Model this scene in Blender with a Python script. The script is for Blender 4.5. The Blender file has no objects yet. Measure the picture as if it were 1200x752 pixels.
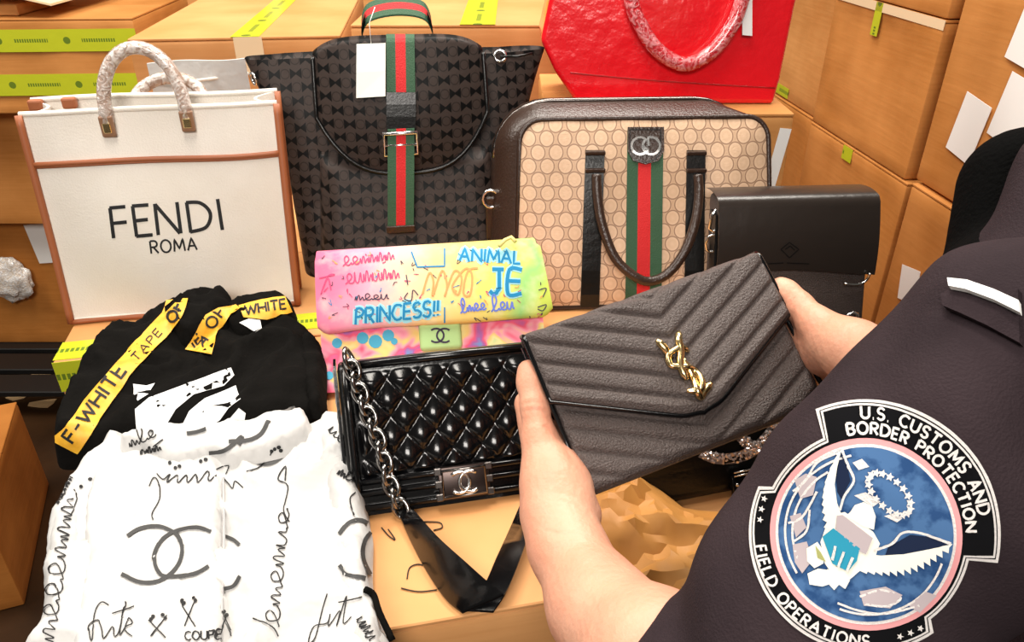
import bpy, bmesh, math, random
import numpy as np
from mathutils import Vector, Matrix, noise
from mathutils.bvhtree import BVHTree
from mathutils.geometry import delaunay_2d_cdt
random.seed(7); np.random.seed(7)
SC = bpy.context.scene; COL = SC.collection
R = math.radians
# ------------------------------------------------------------------ camera, world, lights, exposure
F = 900.0; PITCH = R(30); HC = 1.66
cam_d = bpy.data.cameras.new('camera'); cam_d.sensor_width = 36; cam_d.sensor_fit = 'HORIZONTAL'
cam_d.lens = 36 * F / 1200; cam_d.clip_start = 0.01
cam = bpy.data.objects.new('camera', cam_d); COL.objects.link(cam)
cam.location = (0, 0, HC); cam.rotation_euler = (math.pi / 2 - PITCH, 0, 0); SC.camera = cam
SC.view_settings.view_transform = 'Standard'; SC.view_settings.look = 'None'; SC.view_settings.gamma = 1
SC.view_settings.use_curve_mapping = False; SC.view_settings.exposure = 0.15
w = bpy.data.worlds.new('World'); SC.world = w; w.use_nodes = True
w.node_tree.nodes['Background'].inputs[0].default_value = (1, .9, .78, 1)
w.node_tree.nodes['Background'].inputs[1].default_value = .08
def area(name, loc, target, size, power, color):
    l = bpy.data.lights.new(name, 'AREA'); l.shape = 'RECTANGLE'; l.size, l.size_y = size; l.energy = power; l.color = color
    o = bpy.data.objects.new(name, l); COL.objects.link(o); o.location = loc
    o.rotation_euler = (Vector(target) - Vector(loc)).to_track_quat('-Z', 'Y').to_euler(); return o
area('ceiling_lamp', (-.4, 1.0, 3.4), (-.1, 1.1, 1), (1.6, .5), 40, (1, .93, .84))
area('ceiling_lamp', (.6, 2.2, 3.5), (.2, 1.4, 1), (1.8, .6), 80, (1, .93, .84))
area('ceiling_lamp', (-2.1, 1.4, 3.4), (-1.2, 2, .8), (.6, 1.8), 60, (1, .93, .84))
area('ceiling_lamp', (-.2, -1.7, 3.0), (0, .9, 1.1), (1.4, .8), 66, (1, .94, .87))

CO = Vector((0, 0, HC)); RT = Vector((1, 0, 0))
FW = Vector((0, math.cos(PITCH), -math.sin(PITCH))); UPV = Vector((0, math.sin(PITCH), math.cos(PITCH)))
def ray(x, y): return FW + RT * ((x - 600) / F) - UPV * ((y - 376) / F)
def onz(x, y, z):
    d = ray(x, y); return CO + d * ((z - HC) / d.z)
def atd(x, y, dep): return CO + ray(x, y) * dep
def atY(x, y, Y):
    d = ray(x, y); return CO + d * (Y / d.y)

# ------------------------------------------------------------------ materials
MATS = {}
def nt_new(name):
    m = bpy.data.materials.new(name); m.use_nodes = True; n = m.node_tree
    return m, n, n.nodes['Principled BSDF']
def N(n, t, **k):
    o = n.nodes.new(t)
    for a, b in k.items():
        if a.startswith('i_'):
            key = a[2:]; key = int(key) if key.isdigit() else key
            o.inputs[key].default_value = b
        else: setattr(o, a, b)
    return o
def hexc(r, g, b):
    f = lambda c: ((c / 255) / 12.92 if c / 255 <= .04045 else ((c / 255 + .055) / 1.055) ** 2.4)
    return (f(r), f(g), f(b), 1)
def mat(name, col, rough=.6, metal=0., col2=None, scale=20., bump=0., bscale=60., spec=.5, coat=0., stretch=None, lo=.35, hi=.65, sss=0., detail=4.):
    if name in MATS: return MATS[name]
    m, n, b = nt_new(name); L = n.links.new
    b.inputs['Base Color'].default_value = col; b.inputs['Roughness'].default_value = rough; b.inputs['Metallic'].default_value = metal
    b.inputs['Specular IOR Level'].default_value = spec; b.inputs['Coat Weight'].default_value = coat; b.inputs['Coat Roughness'].default_value = .12
    if sss:
        b.inputs['Subsurface Weight'].default_value = sss; b.inputs['Subsurface Radius'].default_value = (.012, .005, .003); b.inputs['Subsurface Scale'].default_value = 1.
    tc = N(n, 'ShaderNodeTexCoord'); vec = tc.outputs['Object']
    if stretch:
        mp = N(n, 'ShaderNodeMapping'); mp.inputs['Scale'].default_value = stretch; L(vec, mp.inputs[0]); vec = mp.outputs[0]
    if col2:
        nz = N(n, 'ShaderNodeTexNoise', i_Scale=scale, i_Detail=detail); L(vec, nz.inputs['Vector'])
        r = N(n, 'ShaderNodeValToRGB'); r.color_ramp.elements[0].position = lo; r.color_ramp.elements[1].position = hi
        r.color_ramp.elements[0].color = col2; r.color_ramp.elements[1].color = col
        L(nz.outputs['Fac'], r.inputs[0]); L(r.outputs[0], b.inputs['Base Color'])
    if bump:
        nb = N(n, 'ShaderNodeTexNoise', i_Scale=bscale, i_Detail=3.); L(vec, nb.inputs['Vector'])
        bp = N(n, 'ShaderNodeBump', i_Strength=bump, i_Distance=.01); L(nb.outputs['Fac'], bp.inputs['Height']); L(bp.outputs[0], b.inputs['Normal'])
    MATS[name] = m; return m
def cardboard(name, c, c2):
    m, n, b = nt_new(name); L = n.links.new
    tc = N(n, 'ShaderNodeTexCoord')
    n1 = N(n, 'ShaderNodeTexNoise', i_Scale=5., i_Detail=5.); L(tc.outputs['Object'], n1.inputs['Vector'])
    mp = N(n, 'ShaderNodeMapping'); mp.inputs['Scale'].default_value = (6, 6, 120); L(tc.outputs['Object'], mp.inputs[0])
    n2 = N(n, 'ShaderNodeTexNoise', i_Scale=1., i_Detail=3.); L(mp.outputs[0], n2.inputs['Vector'])
    mx = N(n, 'ShaderNodeMath', operation='ADD'); m2 = N(n, 'ShaderNodeMath', operation='MULTIPLY', i_1=.35)
    L(n2.outputs['Fac'], m2.inputs[0]); L(n1.outputs['Fac'], mx.inputs[0]); L(m2.outputs[0], mx.inputs[1])
    r = N(n, 'ShaderNodeValToRGB'); r.color_ramp.elements[0].position = .45; r.color_ramp.elements[1].position = .9
    r.color_ramp.elements[0].color = c2; r.color_ramp.elements[1].color = c
    L(mx.outputs[0], r.inputs[0]); L(r.outputs[0], b.inputs['Base Color'])
    b.inputs['Roughness'].default_value = .62; b.inputs['Specular IOR Level'].default_value = .3
    bp = N(n, 'ShaderNodeBump', i_Strength=.25, i_Distance=.004); L(mx.outputs[0], bp.inputs['Height']); L(bp.outputs[0], b.inputs['Normal'])
    MATS[name] = m; return m
CB = [cardboard('cardboard_a', (.62, .27, .075, 1), (.44, .17, .035, 1)), cardboard('cardboard_b', (.68, .33, .11, 1), (.5, .21, .055, 1)),
      cardboard('cardboard_c', (.55, .215, .045, 1), (.36, .125, .02, 1)), cardboard('cardboard_d', (.7, .35, .135, 1), (.56, .25, .08, 1))]
def tape_mat(name, base, ink):
    m, n, b = nt_new(name); L = n.links.new
    tc = N(n, 'ShaderNodeTexCoord'); sp = N(n, 'ShaderNodeSeparateXYZ'); L(tc.outputs['Object'], sp.inputs[0])
    nz = N(n, 'ShaderNodeTexNoise', i_Scale=30.); L(tc.outputs['Object'], nz.inputs['Vector'])
    def M(op, a, bb=None):
        o = N(n, 'ShaderNodeMath', operation=op)
        for i, q in enumerate((a, bb)):
            if q is None: continue
            if isinstance(q, (int, float)): o.inputs[i].default_value = q
            else: L(q, o.inputs[i])
        return o.outputs[0]
    x = M('FRACT', M('MULTIPLY', sp.outputs['X'], 5.2)); ay = M('ABSOLUTE', sp.outputs['Y'])
    dash = M('MULTIPLY', M('MULTIPLY', M('GREATER_THAN', x, .42), M('LESS_THAN', x, .92)), M('LESS_THAN', ay, .005))
    word = M('MULTIPLY', dash, M('GREATER_THAN', M('SINE', M('MULTIPLY', sp.outputs['X'], 900.)), -.5))
    dx = M('MULTIPLY', M('SUBTRACT', x, .2), .19); dot = M('LESS_THAN', M('ADD', M('MULTIPLY', dx, dx), M('MULTIPLY', ay, ay)), .0001)
    f = M('MULTIPLY', M('MAXIMUM', word, dot), .8)
    mx = N(n, 'ShaderNodeMix', data_type='RGBA'); mx.inputs['A'].default_value = base; mx.inputs['B'].default_value = ink
    L(f, mx.inputs['Factor']); L(mx.outputs['Result'], b.inputs['Base Color']); b.inputs['Roughness'].default_value = .25
    bp = N(n, 'ShaderNodeBump', i_Strength=.2, i_Distance=.003); L(nz.outputs['Fac'], bp.inputs['Height']); L(bp.outputs[0], b.inputs['Normal'])
    MATS[name] = m; return m
TAPE = tape_mat('green_tape', (.5, .55, .025, 1), (.04, .12, .02, 1))
TAPEC = mat('clear_tape', (.8, .62, .4, 1), .15)
PAPER = mat('white_paper', (.9, .9, .88, 1), .6)
BLK = mat('black_leather', (.004, .004, .004, 1), .3, bump=.05, bscale=260, spec=.4)
BLKG = mat('glossy_black_leather', (.003, .003, .0035, 1), .17, bump=.02, bscale=300, spec=.55)
GRAIN = mat('grained_charcoal_leather', (.105, .08, .073, 1), .5, bump=.45, bscale=620, spec=.5, col2=(.058, .043, .039, 1), scale=600, lo=.3, hi=.7)
BROWNL = mat('dark_brown_leather', (.035, .018, .012, 1), .33, bump=.15, bscale=250)
CANVAS = mat('cream_canvas', (.86, .81, .74, 1), .85, col2=(.8, .74, .66, 1), scale=9, bump=.15, bscale=400)
TRIM = mat('tan_leather', (.36, .11, .04, 1), .5)
GOLD = mat('gold_metal', (.9, .68, .33, 1), .22, metal=1.)
SILVER = mat('silver_metal', (.75, .75, .74, 1), .22, metal=1.)
GUN = mat('dark_metal', (.22, .2, .19, 1), .25, metal=1.)
INK = mat('black_ink', (.006, .006, .007, 1), .7)
RED = mat('red_leather', (.78, .006, .014, 1), .22, bump=.25, bscale=35, coat=.6)
GREENW = mat('green_webbing', (.03, .095, .045, 1), .7, bump=.3, bscale=600)
REDW = mat('red_webbing', (.62, .012, .015, 1), .7, bump=.3, bscale=600)
WHITEC = mat('white_cotton', (.57, .565, .555, 1), .85, bump=.6, bscale=22)
BLACKC = mat('black_cotton', (.005, .0045, .004, 1), .95, bump=.4, bscale=40, spec=.06)
YELLOW = mat('yellow_tape_fabric', (.9, .5, .04, 1), .5, col2=(.7, .34, .02, 1), scale=60)
NAVY = mat('navy_uniform_cloth', (.042, .029, .033, 1), .85, bump=.25, bscale=700, spec=.06, col2=(.026, .018, .021, 1), scale=12)
NAVYB = mat('black_vest_cloth', (.002, .002, .002, 1), .95, bump=.2, bscale=300, spec=.04)
SKIN = mat('skin', (.72, .37, .245, 1), .5, col2=(.66, .28, .175, 1), scale=14, bump=.12, bscale=180, sss=.12)
HAIR = mat('dark_hair', (.012, .008, .006, 1), .5)
KRAFT = mat('kraft_paper', (.62, .3, .075, 1), .55, col2=(.5, .21, .04, 1), scale=8, bump=.3, bscale=14)
def film_mat(name, base, tint):
    m, n, b = nt_new(name); L = n.links.new
    tc = N(n, 'ShaderNodeTexCoord'); nz = N(n, 'ShaderNodeTexNoise', i_Scale=95., i_Detail=4., i_Distortion=1.5); L(tc.outputs['Object'], nz.inputs['Vector'])
    r = N(n, 'ShaderNodeValToRGB'); r.color_ramp.elements[0].position = .42; r.color_ramp.elements[1].position = .6
    r.color_ramp.elements[0].color = base; r.color_ramp.elements[1].color = tint
    L(nz.outputs['Fac'], r.inputs[0]); L(r.outputs[0], b.inputs['Base Color'])
    b.inputs['Roughness'].default_value = .12; b.inputs['Coat Weight'].default_value = .8
    bp = N(n, 'ShaderNodeBump', i_Strength=.9, i_Distance=.006); L(nz.outputs['Fac'], bp.inputs['Height']); L(bp.outputs[0], b.inputs['Normal'])
    MATS[name] = m; return m
FILMB = film_mat('film_wrapped_brown_handle', (.5, .36, .29, 1), (.82, .75, .71, 1))
FILMR = film_mat('film_wrapped_red_handle', (.6, .01, .02, 1), (.85, .3, .32, 1))
FILMW = film_mat('crumpled_clear_film', (.75, .66, .56, 1), (.9, .9, .9, 1))
def monogram(name, px, pz, stops, rough, spec=.4, shear=0., bump=0.):
    m, n, b = nt_new(name); L = n.links.new
    tc = N(n, 'ShaderNodeTexCoord'); sp = N(n, 'ShaderNodeSeparateXYZ'); L(tc.outputs['Object'], sp.inputs[0])
    def M(op, a, bb=None):
        o = N(n, 'ShaderNodeMath', operation=op)
        for i, q in enumerate((a, bb)):
            if q is None: continue
            if isinstance(q, (int, float)): o.inputs[i].default_value = q
            else: L(q, o.inputs[i])
        return o.outputs[0]
    def dist(off):
        a = M('SUBTRACT', M('FRACT', M('ADD', M('MULTIPLY', sp.outputs['X'], 1 / px), off)), .5)
        c = M('SUBTRACT', M('FRACT', M('ADD', M('MULTIPLY', sp.outputs['Z'], 1 / pz), off)), .5)
        c = M('MULTIPLY', c, pz / px)
        return M('SQRT', M('ADD', M('MULTIPLY', a, a), M('MULTIPLY', c, c)))
    d = M('MINIMUM', dist(0.), dist(.5))
    r = N(n, 'ShaderNodeValToRGB'); cr = r.color_ramp
    while len(cr.elements) < len(stops): cr.elements.new(.5)
    for e, (p, c) in zip(cr.elements, stops): e.position = p; e.color = c
    L(d, r.inputs[0]); L(r.outputs[0], b.inputs['Base Color']); b.inputs['Roughness'].default_value = rough; b.inputs['Specular IOR Level'].default_value = spec
    nz = N(n, 'ShaderNodeTexNoise', i_Scale=400.); L(tc.outputs['Object'], nz.inputs['Vector'])
    bp = N(n, 'ShaderNodeBump', i_Strength=.15, i_Distance=.004); L(nz.outputs['Fac'], bp.inputs['Height']); L(bp.outputs[0], b.inputs['Normal'])
    MATS[name] = m; return m
_cr = (.70, .48, .32, 1); _br = (.29, .17, .105, 1)
GG = monogram('beige_monogram_canvas', .028, .038, [(0, _cr), (.2, (.64, .43, .28, 1)), (.34, _cr), (.37, _br), (.405, _br), (.43, (.6, .4, .26, 1)), (.55, (.5, .32, .2, 1))], .5)
def bowtie_canvas(name, px, pz, base, ink):
    m, n, b = nt_new(name); L = n.links.new
    tc = N(n, 'ShaderNodeTexCoord'); sp = N(n, 'ShaderNodeSeparateXYZ'); L(tc.outputs['Object'], sp.inputs[0])
    def M(op, a, bb=None):
        o = N(n, 'ShaderNodeMath', operation=op)
        for i, q in enumerate((a, bb)):
            if q is None: continue
            if isinstance(q, (int, float)): o.inputs[i].default_value = q
            else: L(q, o.inputs[i])
        return o.outputs[0]
    def tie(off):
        a = M('ABSOLUTE', M('SUBTRACT', M('FRACT', M('ADD', M('MULTIPLY', sp.outputs['X'], 1 / px), off)), .5))
        c = M('ABSOLUTE', M('SUBTRACT', M('FRACT', M('ADD', M('MULTIPLY', sp.outputs['Z'], 1 / pz), off)), .5))
        return M('MULTIPLY', M('LESS_THAN', a, .27), M('LESS_THAN', c, M('ADD', M('MULTIPLY', a, .62), .03)))
    def dist(off):
        a = M('SUBTRACT', M('FRACT', M('ADD', M('MULTIPLY', sp.outputs['X'], 1 / px), off)), .5); c = M('MULTIPLY', M('SUBTRACT', M('FRACT', M('ADD', M('MULTIPLY', sp.outputs['Z'], 1 / pz), off + .5)), .5), pz / px)
        return M('SQRT', M('ADD', M('MULTIPLY', a, a), M('MULTIPLY', c, c)))
    d = M('MINIMUM', dist(0.), dist(.5)); rg = M('MULTIPLY', M('LESS_THAN', M('ABSOLUTE', M('SUBTRACT', d, .2)), .025), .5)
    f = M('MAXIMUM', M('MAXIMUM', tie(0.), tie(.5)), rg)
    mx = N(n, 'ShaderNodeMix', data_type='RGBA'); mx.inputs['A'].default_value = base; mx.inputs['B'].default_value = ink
    L(f, mx.inputs['Factor']); L(mx.outputs['Result'], b.inputs['Base Color']); b.inputs['Roughness'].default_value = .5; b.inputs['Specular IOR Level'].default_value = .15
    nz = N(n, 'ShaderNodeTexNoise', i_Scale=60.); L(tc.outputs['Object'], nz.inputs['Vector']); bp = N(n, 'ShaderNodeBump', i_Strength=.25, i_Distance=.004); L(nz.outputs['Fac'], bp.inputs['Height']); L(bp.outputs[0], b.inputs['Normal'])
    MATS[name] = m; return m
GGB = bowtie_canvas('black_monogram_canvas', .034, .040, (.042, .03, .026, 1), (.002, .002, .002, 1))

# ------------------------------------------------------------------ mesh helpers
MW = {}                      # world matrix of every object made here
def link(o, parent=None, M=None):
    COL.objects.link(o); M = M or Matrix.Identity(4)
    if parent: o.parent = parent
    o.matrix_basis = M
    MW[o] = (MW[parent] @ M) if parent else M.copy()
    return o
def tag(o, label=None, cat=None, group=None, kind=None):
    for k, v in (('label', label), ('category', cat), ('group', group), ('kind', kind)):
        if v: o[k] = v
    return o
def empty(name, loc, rz=0., label=None, cat=None, group=None, M=None):
    o = bpy.data.objects.new(name, None); o.empty_display_size = .05
    M = M or (Matrix.Translation(loc) @ Matrix.Rotation(rz, 4, 'Z'))
    return tag(link(o, None, M), label, cat, group)
def mk(name, v, f, m, parent=None, smooth=True, world=False, M=None, ang=None):
    me = bpy.data.meshes.new(name)
    if world and parent:
        I = MW[parent].inverted(); v = [I @ Vector(p) for p in v]
    me.from_pydata([tuple(p) for p in v], [], [tuple(q) for q in f]); me.validate()
    bm = bmesh.new(); bm.from_mesh(me); bmesh.ops.recalc_face_normals(bm, faces=bm.faces); bm.to_mesh(me); bm.free()
    if m: me.materials.append(m)
    if smooth:
        me.shade_smooth()
        if ang:
            me.set_sharp_from_angle(angle=R(ang))
    o = bpy.data.objects.new(name, me); return link(o, parent, M)
def bvh(*objs):
    out = []
    for o in objs:
        M = MW[o]; out.append(BVHTree.FromPolygons([M @ v.co for v in o.data.vertices], [tuple(p.vertices) for p in o.data.polygons]))
    return out
def cast(bv, x, y, off=0.):
    d = ray(x, y).normalized(); best = None
    for b in bv:
        h = b.ray_cast(CO, d)
        if h[0] is not None and (best is None or h[3] < best[2]): best = (h[0], h[1], h[3])
    if not best: return None
    n = best[1]; n = n if n.dot(d) < 0 else -n
    return best[0] + n * off, n
def grid_faces(nu, nv, o=0, cu=False):
    f = []; k = nu if cu else nu - 1
    for j in range(nv - 1):
        for i in range(k): f.append((o + j * nu + i, o + j * nu + (i + 1) % nu, o + (j + 1) * nu + (i + 1) % nu, o + (j + 1) * nu + i))
    return f
def slab(fn, nu, nv, off):
    """closed slab: front surface fn(u,v) and its copy moved by off (Vector or fn)"""
    v = []
    for j in range(nv):
        for i in range(nu): v.append(Vector(fn(i / (nu - 1), j / (nv - 1))))
    n = len(v)
    if callable(off): b = [p + Vector(off(i % nu / (nu - 1), i // nu / (nv - 1))) for i, p in enumerate(v)]
    else: b = [p + Vector(off) for p in v]
    f = grid_faces(nu, nv) + [tuple(reversed(q)) for q in grid_faces(nu, nv, n)]
    rim = [i for i in range(nu)] + [j * nu + nu - 1 for j in range(1, nv)] + [(nv - 1) * nu + i for i in range(nu - 2, -1, -1)] + [j * nu for j in range(nv - 2, 0, -1)]
    for a, c in zip(rim, rim[1:] + rim[:1]): f.append((a, c, c + n, a + n))
    return v + b, f
def catmull(p, n=6, closed=False):
    p = [Vector(q) for q in p]; out = []; k = len(p)
    for i in range(k if closed else k - 1):
        g = lambda j: p[j % k] if closed else p[max(0, min(k - 1, j))]
        a, b, c, d = g(i - 1), g(i), g(i + 1), g(i + 2)
        for s in range(n):
            t = s / n
            out.append(.5 * ((2 * b) + (c - a) * t + (2 * a - 5 * b + 4 * c - d) * t * t + (3 * b - a - 3 * c + d) * t ** 3))
    if not closed: out.append(p[-1])
    return out
def tube(path, r, n=8, closed=False, flat=None):
    """sweep; r number or list; flat=(normal, factor) squashes the section along normal"""
    path = [Vector(p) for p in path]; k = len(path); v = []
    up = None
    for i, p in enumerate(path):
        a = path[(i - 1) % k] if (closed or i) else p; b = path[(i + 1) % k] if (closed or i < k - 1) else p
        t = (b - a).normalized()
        if up is None: up = t.orthogonal()
        up = (up - t * up.dot(t)).normalized(); s = t.cross(up)
        rr = r[i] if hasattr(r, '__len__') else r
        for q in range(n):
            an = 2 * math.pi * q / n; d = up * math.cos(an) * rr + s * math.sin(an) * rr
            if flat: d -= flat[0] * d.dot(flat[0]) * (1 - flat[1])
            v.append(p + d)
    f = grid_faces(n, k, cu=True)
    if closed:
        f += [((k - 1) * n + i, (k - 1) * n + (i + 1) % n, (i + 1) % n, i) for i in range(n)]
    else:
        f += [tuple(reversed(range(n))), tuple((k - 1) * n + i for i in range(n))]
    return v, f
def strip(A, B, th, updir=(0, 0, 1)):
    """flat strap between two edge polylines with thickness"""
    A = [Vector(p) for p in A]; B = [Vector(p) for p in B]; v = []; u = Vector(updir) * th
    for a, b in zip(A, B): v += [a, b, b + u, a + u]
    f = []
    for i in range(len(A) - 1):
        for q in range(4): f.append((4 * i + q, 4 * i + (q + 1) % 4, 4 * i + 4 + (q + 1) % 4, 4 * i + 4 + q))
    k = 4 * (len(A) - 1); return v, f + [(0, 3, 2, 1), (k, k + 1, k + 2, k + 3)]
def prism(poly, th, fn):
    """2-D polygon extruded; fn(x, y, d) gives the 3-D point"""
    n = len(poly); v = [fn(x, y, 0) for x, y in poly] + [fn(x, y, th) for x, y in poly]
    return v, [tuple(range(n)), tuple(reversed(range(n, 2 * n)))] + [(i, (i + 1) % n, n + (i + 1) % n, n + i) for i in range(n)]
def rbox(w, d, h, r=.004, seg=2, c=(0, 0, 0)):
    bm = bmesh.new(); bmesh.ops.create_cube(bm, size=1)
    for p in bm.verts: p.co = Vector((p.co.x * w + c[0], p.co.y * d + c[1], p.co.z * h + c[2]))
    if r: bmesh.ops.bevel(bm, geom=list(bm.edges), offset=r, segments=seg, affect='EDGES', profile=.5)
    bm.verts.index_update(); v = [p.co.copy() for p in bm.verts]; f = [tuple(q.index for q in g.verts) for g in bm.faces]; bm.free(); return v, f
def join(*parts):
    v, f = [], []
    for a, b in parts:
        o = len(v); v += list(a); f += [tuple(i + o for i in q) for q in b]
    return v, f
def cdt(poly, step):
    """triangulate a 2-D polygon with interior grid points"""
    P = []
    for a, b in zip(poly, poly[1:] + poly[:1]):
        a, b = Vector(a).to_2d(), Vector(b).to_2d(); k = max(1, int((b - a).length / step))
        P += [a.lerp(b, i / k) for i in range(k)]
    n = len(P); xs = [p.x for p in P]; ys = [p.y for p in P]
    A = np.array([(p.x, p.y) for p in P]); B = np.roll(A, -1, 0)
    gx, gy = np.meshgrid(np.arange(min(xs), max(xs), step), np.arange(min(ys), max(ys), step)); G = np.stack([gx.ravel(), gy.ravel()], 1)
    G[:, 0] += (np.arange(len(G)) % 2) * step * .2
    inside = np.zeros(len(G), bool); dm = np.full(len(G), 1e9)
    for a, b in zip(A, B):
        c = (a[1] > G[:, 1]) != (b[1] > G[:, 1])
        if a[1] != b[1]: inside ^= c & (G[:, 0] < (b[0] - a[0]) * (G[:, 1] - a[1]) / (b[1] - a[1]) + a[0])
        ab = b - a; t = np.clip(((G - a) @ ab) / max(ab @ ab, 1e-12), 0, 1); dm = np.minimum(dm, np.hypot(*(G - a - t[:, None] * ab).T))
    keep = inside & (dm > step * .5)
    pts = P + [Vector(g) for g in G[keep]]
    r = delaunay_2d_cdt(pts, [(i, (i + 1) % n) for i in range(n)], [list(range(n))], 1, 1e-7)
    V = np.array([(p.x, p.y) for p in r[0]]); D = np.full(len(V), 1e9)
    for a, b in zip(A, B):
        ab = b - a; t = np.clip(((V - a) @ ab) / max(ab @ ab, 1e-12), 0, 1); D = np.minimum(D, np.hypot(*(V - a - t[:, None] * ab).T))
    return V, D, [tuple(f) for f in r[2]]
# ------------------------------------------------------------------ prints laid on surfaces
def resample(p, step):
    p = [Vector(q).to_2d() for q in p]; out = [p[0]]
    for a, b in zip(p, p[1:]):
        k = max(1, int(round((b - a).length / step))); out += [a.lerp(b, (i + 1) / k) for i in range(k)]
    return out
def print_strokes(name, strokes, width, bv, m, parent, off=.0006, smooth=True, step=2.5):
    V, Fc = [], []
    for s in strokes:
        if len(s) > 2 and smooth: s = [(p.x, p.y) for p in catmull([(a, b, 0) for a, b in s], 5)]
        s = resample(s, step); prev = None
        for i, p in enumerate(s):
            a = s[max(0, i - 1)]; b = s[min(len(s) - 1, i + 1)]; t = b - a
            if t.length < 1e-6: continue
            t.normalize(); nn = Vector((-t.y, t.x)) * width / 2
            h1 = cast(bv, p.x + nn.x, p.y + nn.y, off); h2 = cast(bv, p.x - nn.x, p.y - nn.y, off)
            if h1 is None or h2 is None or (h1[0] - h2[0]).length > .03: prev = None; continue
            k = len(V); V += [h1[0], h2[0]]
            if prev is not None and (V[prev] - V[k]).length < .03: Fc.append((prev, prev + 1, k + 1, k))
            prev = k
    return mk(name, V, Fc, m, parent, True, True)
def print_polys(name, polys, bv, m, parent, off=.0006, step=9):
    V, Fc = [], []
    for p in polys:
        v, d, f = cdt(p, step); o = len(V); bad = set()
        for i, q in enumerate(v):
            h = cast(bv, q[0], q[1], off)
            if h is None: bad.add(i); V.append(Vector((0, 0, 0)))
            else: V.append(h[0])
        Fc += [tuple(i + o for i in t) for t in f if not any(i in bad for i in t) and max((V[t[0] + o] - V[t[1] + o]).length, (V[t[1] + o] - V[t[2] + o]).length) < .05]
    used = sorted({i for t in Fc for i in t}); mp = {a: b for b, a in enumerate(used)}
    return mk(name, [V[i] for i in used], [tuple(mp[i] for i in t) for t in Fc], m, parent, True, True)
def arc(cx, cy, rx, ry, a0, a1, n=10): return [(cx + rx * math.cos(R(a0 + (a1 - a0) * i / n)), cy + ry * math.sin(R(a0 + (a1 - a0) * i / n))) for i in range(n + 1)]
FONT = {'A': (.8, [[(0, 0), (.4, 1), (.8, 0)], [(.14, .35), (.66, .35)]]), 'N': (.8, [[(0, 0), (0, 1), (.8, 0), (.8, 1)]]), 'I': (.12, [[(.06, 0), (.06, 1)]]),
        'M': (.95, [[(0, 0), (.1, 1), (.47, .2), (.85, 1), (.95, 0)]]), 'L': (.6, [[(0, 1), (0, 0), (.6, 0)]]), 'P': (.6, [[(0, 0), (0, 1)], [(0, 1)] + arc(.3, .75, .3, .25, 90, -90) + [(0, .5)]]),
        'R': (.65, [[(0, 0), (0, 1)], [(0, 1)] + arc(.3, .75, .3, .25, 90, -90) + [(0, .5)], [(.25, .5), (.65, 0)]]), 'C': (.75, [arc(.45, .5, .45, .5, 45, 315)]),
        'E': (.55, [[(.55, 1), (0, 1), (0, 0), (.55, 0)], [(0, .52), (.48, .52)]]), 'S': (.6, [arc(.3, .75, .28, .25, 20, 270) + arc(.3, .25, .3, .25, 90, -160)[1:]]),
        'J': (.5, [[(.1, 1), (.6, 1)], [(.4, 1), (.4, .3)] + arc(.2, .25, .2, .25, 0, -150)]), 'O': (.9, [arc(.45, .5, .45, .5, 0, 360, 16)]), 'F': (.52, [[(0, 0), (0, 1), (.52, 1)], [(0, .52), (.46, .52)]]),
        'W': (1.1, [[(0, 1), (.28, 0), (.55, .85), (.82, 0), (1.1, 1)]]), 'H': (.7, [[(0, 0), (0, 1)], [(.7, 0), (.7, 1)], [(0, .52), (.7, .52)]]), 'T': (.7, [[(0, 1), (.7, 1)], [(.35, 1), (.35, 0)]]),
        'D': (.78, [[(.25, 0), (0, 0), (0, 1), (.25, 1)] + arc(.25, .5, .53, .5, 90, -90)]), '!': (.15, [[(.08, .3), (.08, 1)], [(.08, 0), (.08, .1)]]), '-': (.4, [[(0, .5), (.4, .5)]]), ' ': (.4, []), 'Y': (.7, [[(0, 1), (.35, .5), (.7, 1)], [(.35, .5), (.35, 0)]]), '"': (.3, [[(0, 1), (0, .7)], [(.25, 1), (.25, .7)]]),
        'U': (.7, [[(0, 1), (0, .3)] + arc(.35, .3, .35, .3, 180, 360) + [(.7, 1)]]), 'B': (.62, [[(0, 0), (0, 1)], [(0, 1)] + arc(.3, .76, .28, .24, 90, -90) + [(0, .52)], [(0, .52)] + arc(.3, .26, .32, .26, 90, -90) + [(0, 0)]]), '.': (.12, [[(.02, .02), (.1, .02)]])}
def lettering(s, o, rt, up, gap=.3, jit=0.):
    """px strokes: o = baseline start, rt = px vector of one letter-height along, up = px vector of the letter height"""
    x = 0.; out = []
    for ch in s:
        wd, st = FONT[ch]
        for t in st: out.append([(o[0] + rt[0] * (x + a) + up[0] * b + random.uniform(-jit, jit), o[1] + rt[1] * (x + a) + up[1] * b + random.uniform(-jit, jit)) for a, b in t])
        x += wd + gap
    return out
def text_width(s, gap=.3): return sum(FONT[c][0] + gap for c in s) - gap
def scribble(p0, p1, amp, n, seed=0, tall=()):
    """cursive writing along a px baseline"""
    rd = random.Random(seed); p0 = Vector(p0); p1 = Vector(p1); t = (p1 - p0) / n; L = (p1 - p0).normalized(); up = Vector((L.y, -L.x)) * amp; out = [tuple(p0)]
    for i in range(n):
        k = rd.choice('mmelnu'); b = p0 + t * i; h = 2.3 if i in tall else (.8 + .4 * rd.random())
        if k in 'el' or i in tall: seq = [(.1, 0), (.75, .55 * h), (.55, 1 * h), (.25, .75 * h), (.35, .1), (.7, -.05), (1, .2)]
        elif k == 'u': seq = [(.1, .9 * h), (.15, .1), (.45, 0), (.75, .8 * h), (.8, .1), (1, .05)]
        else: seq = [(.1, .7 * h), (.2, 0), (.4, .9 * h), (.55, .8 * h), (.6, 0), (.9, .6 * h), (1, 0)]
        out += [tuple(b + t * a + up * c) for a, c in seq]
    return out
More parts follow.
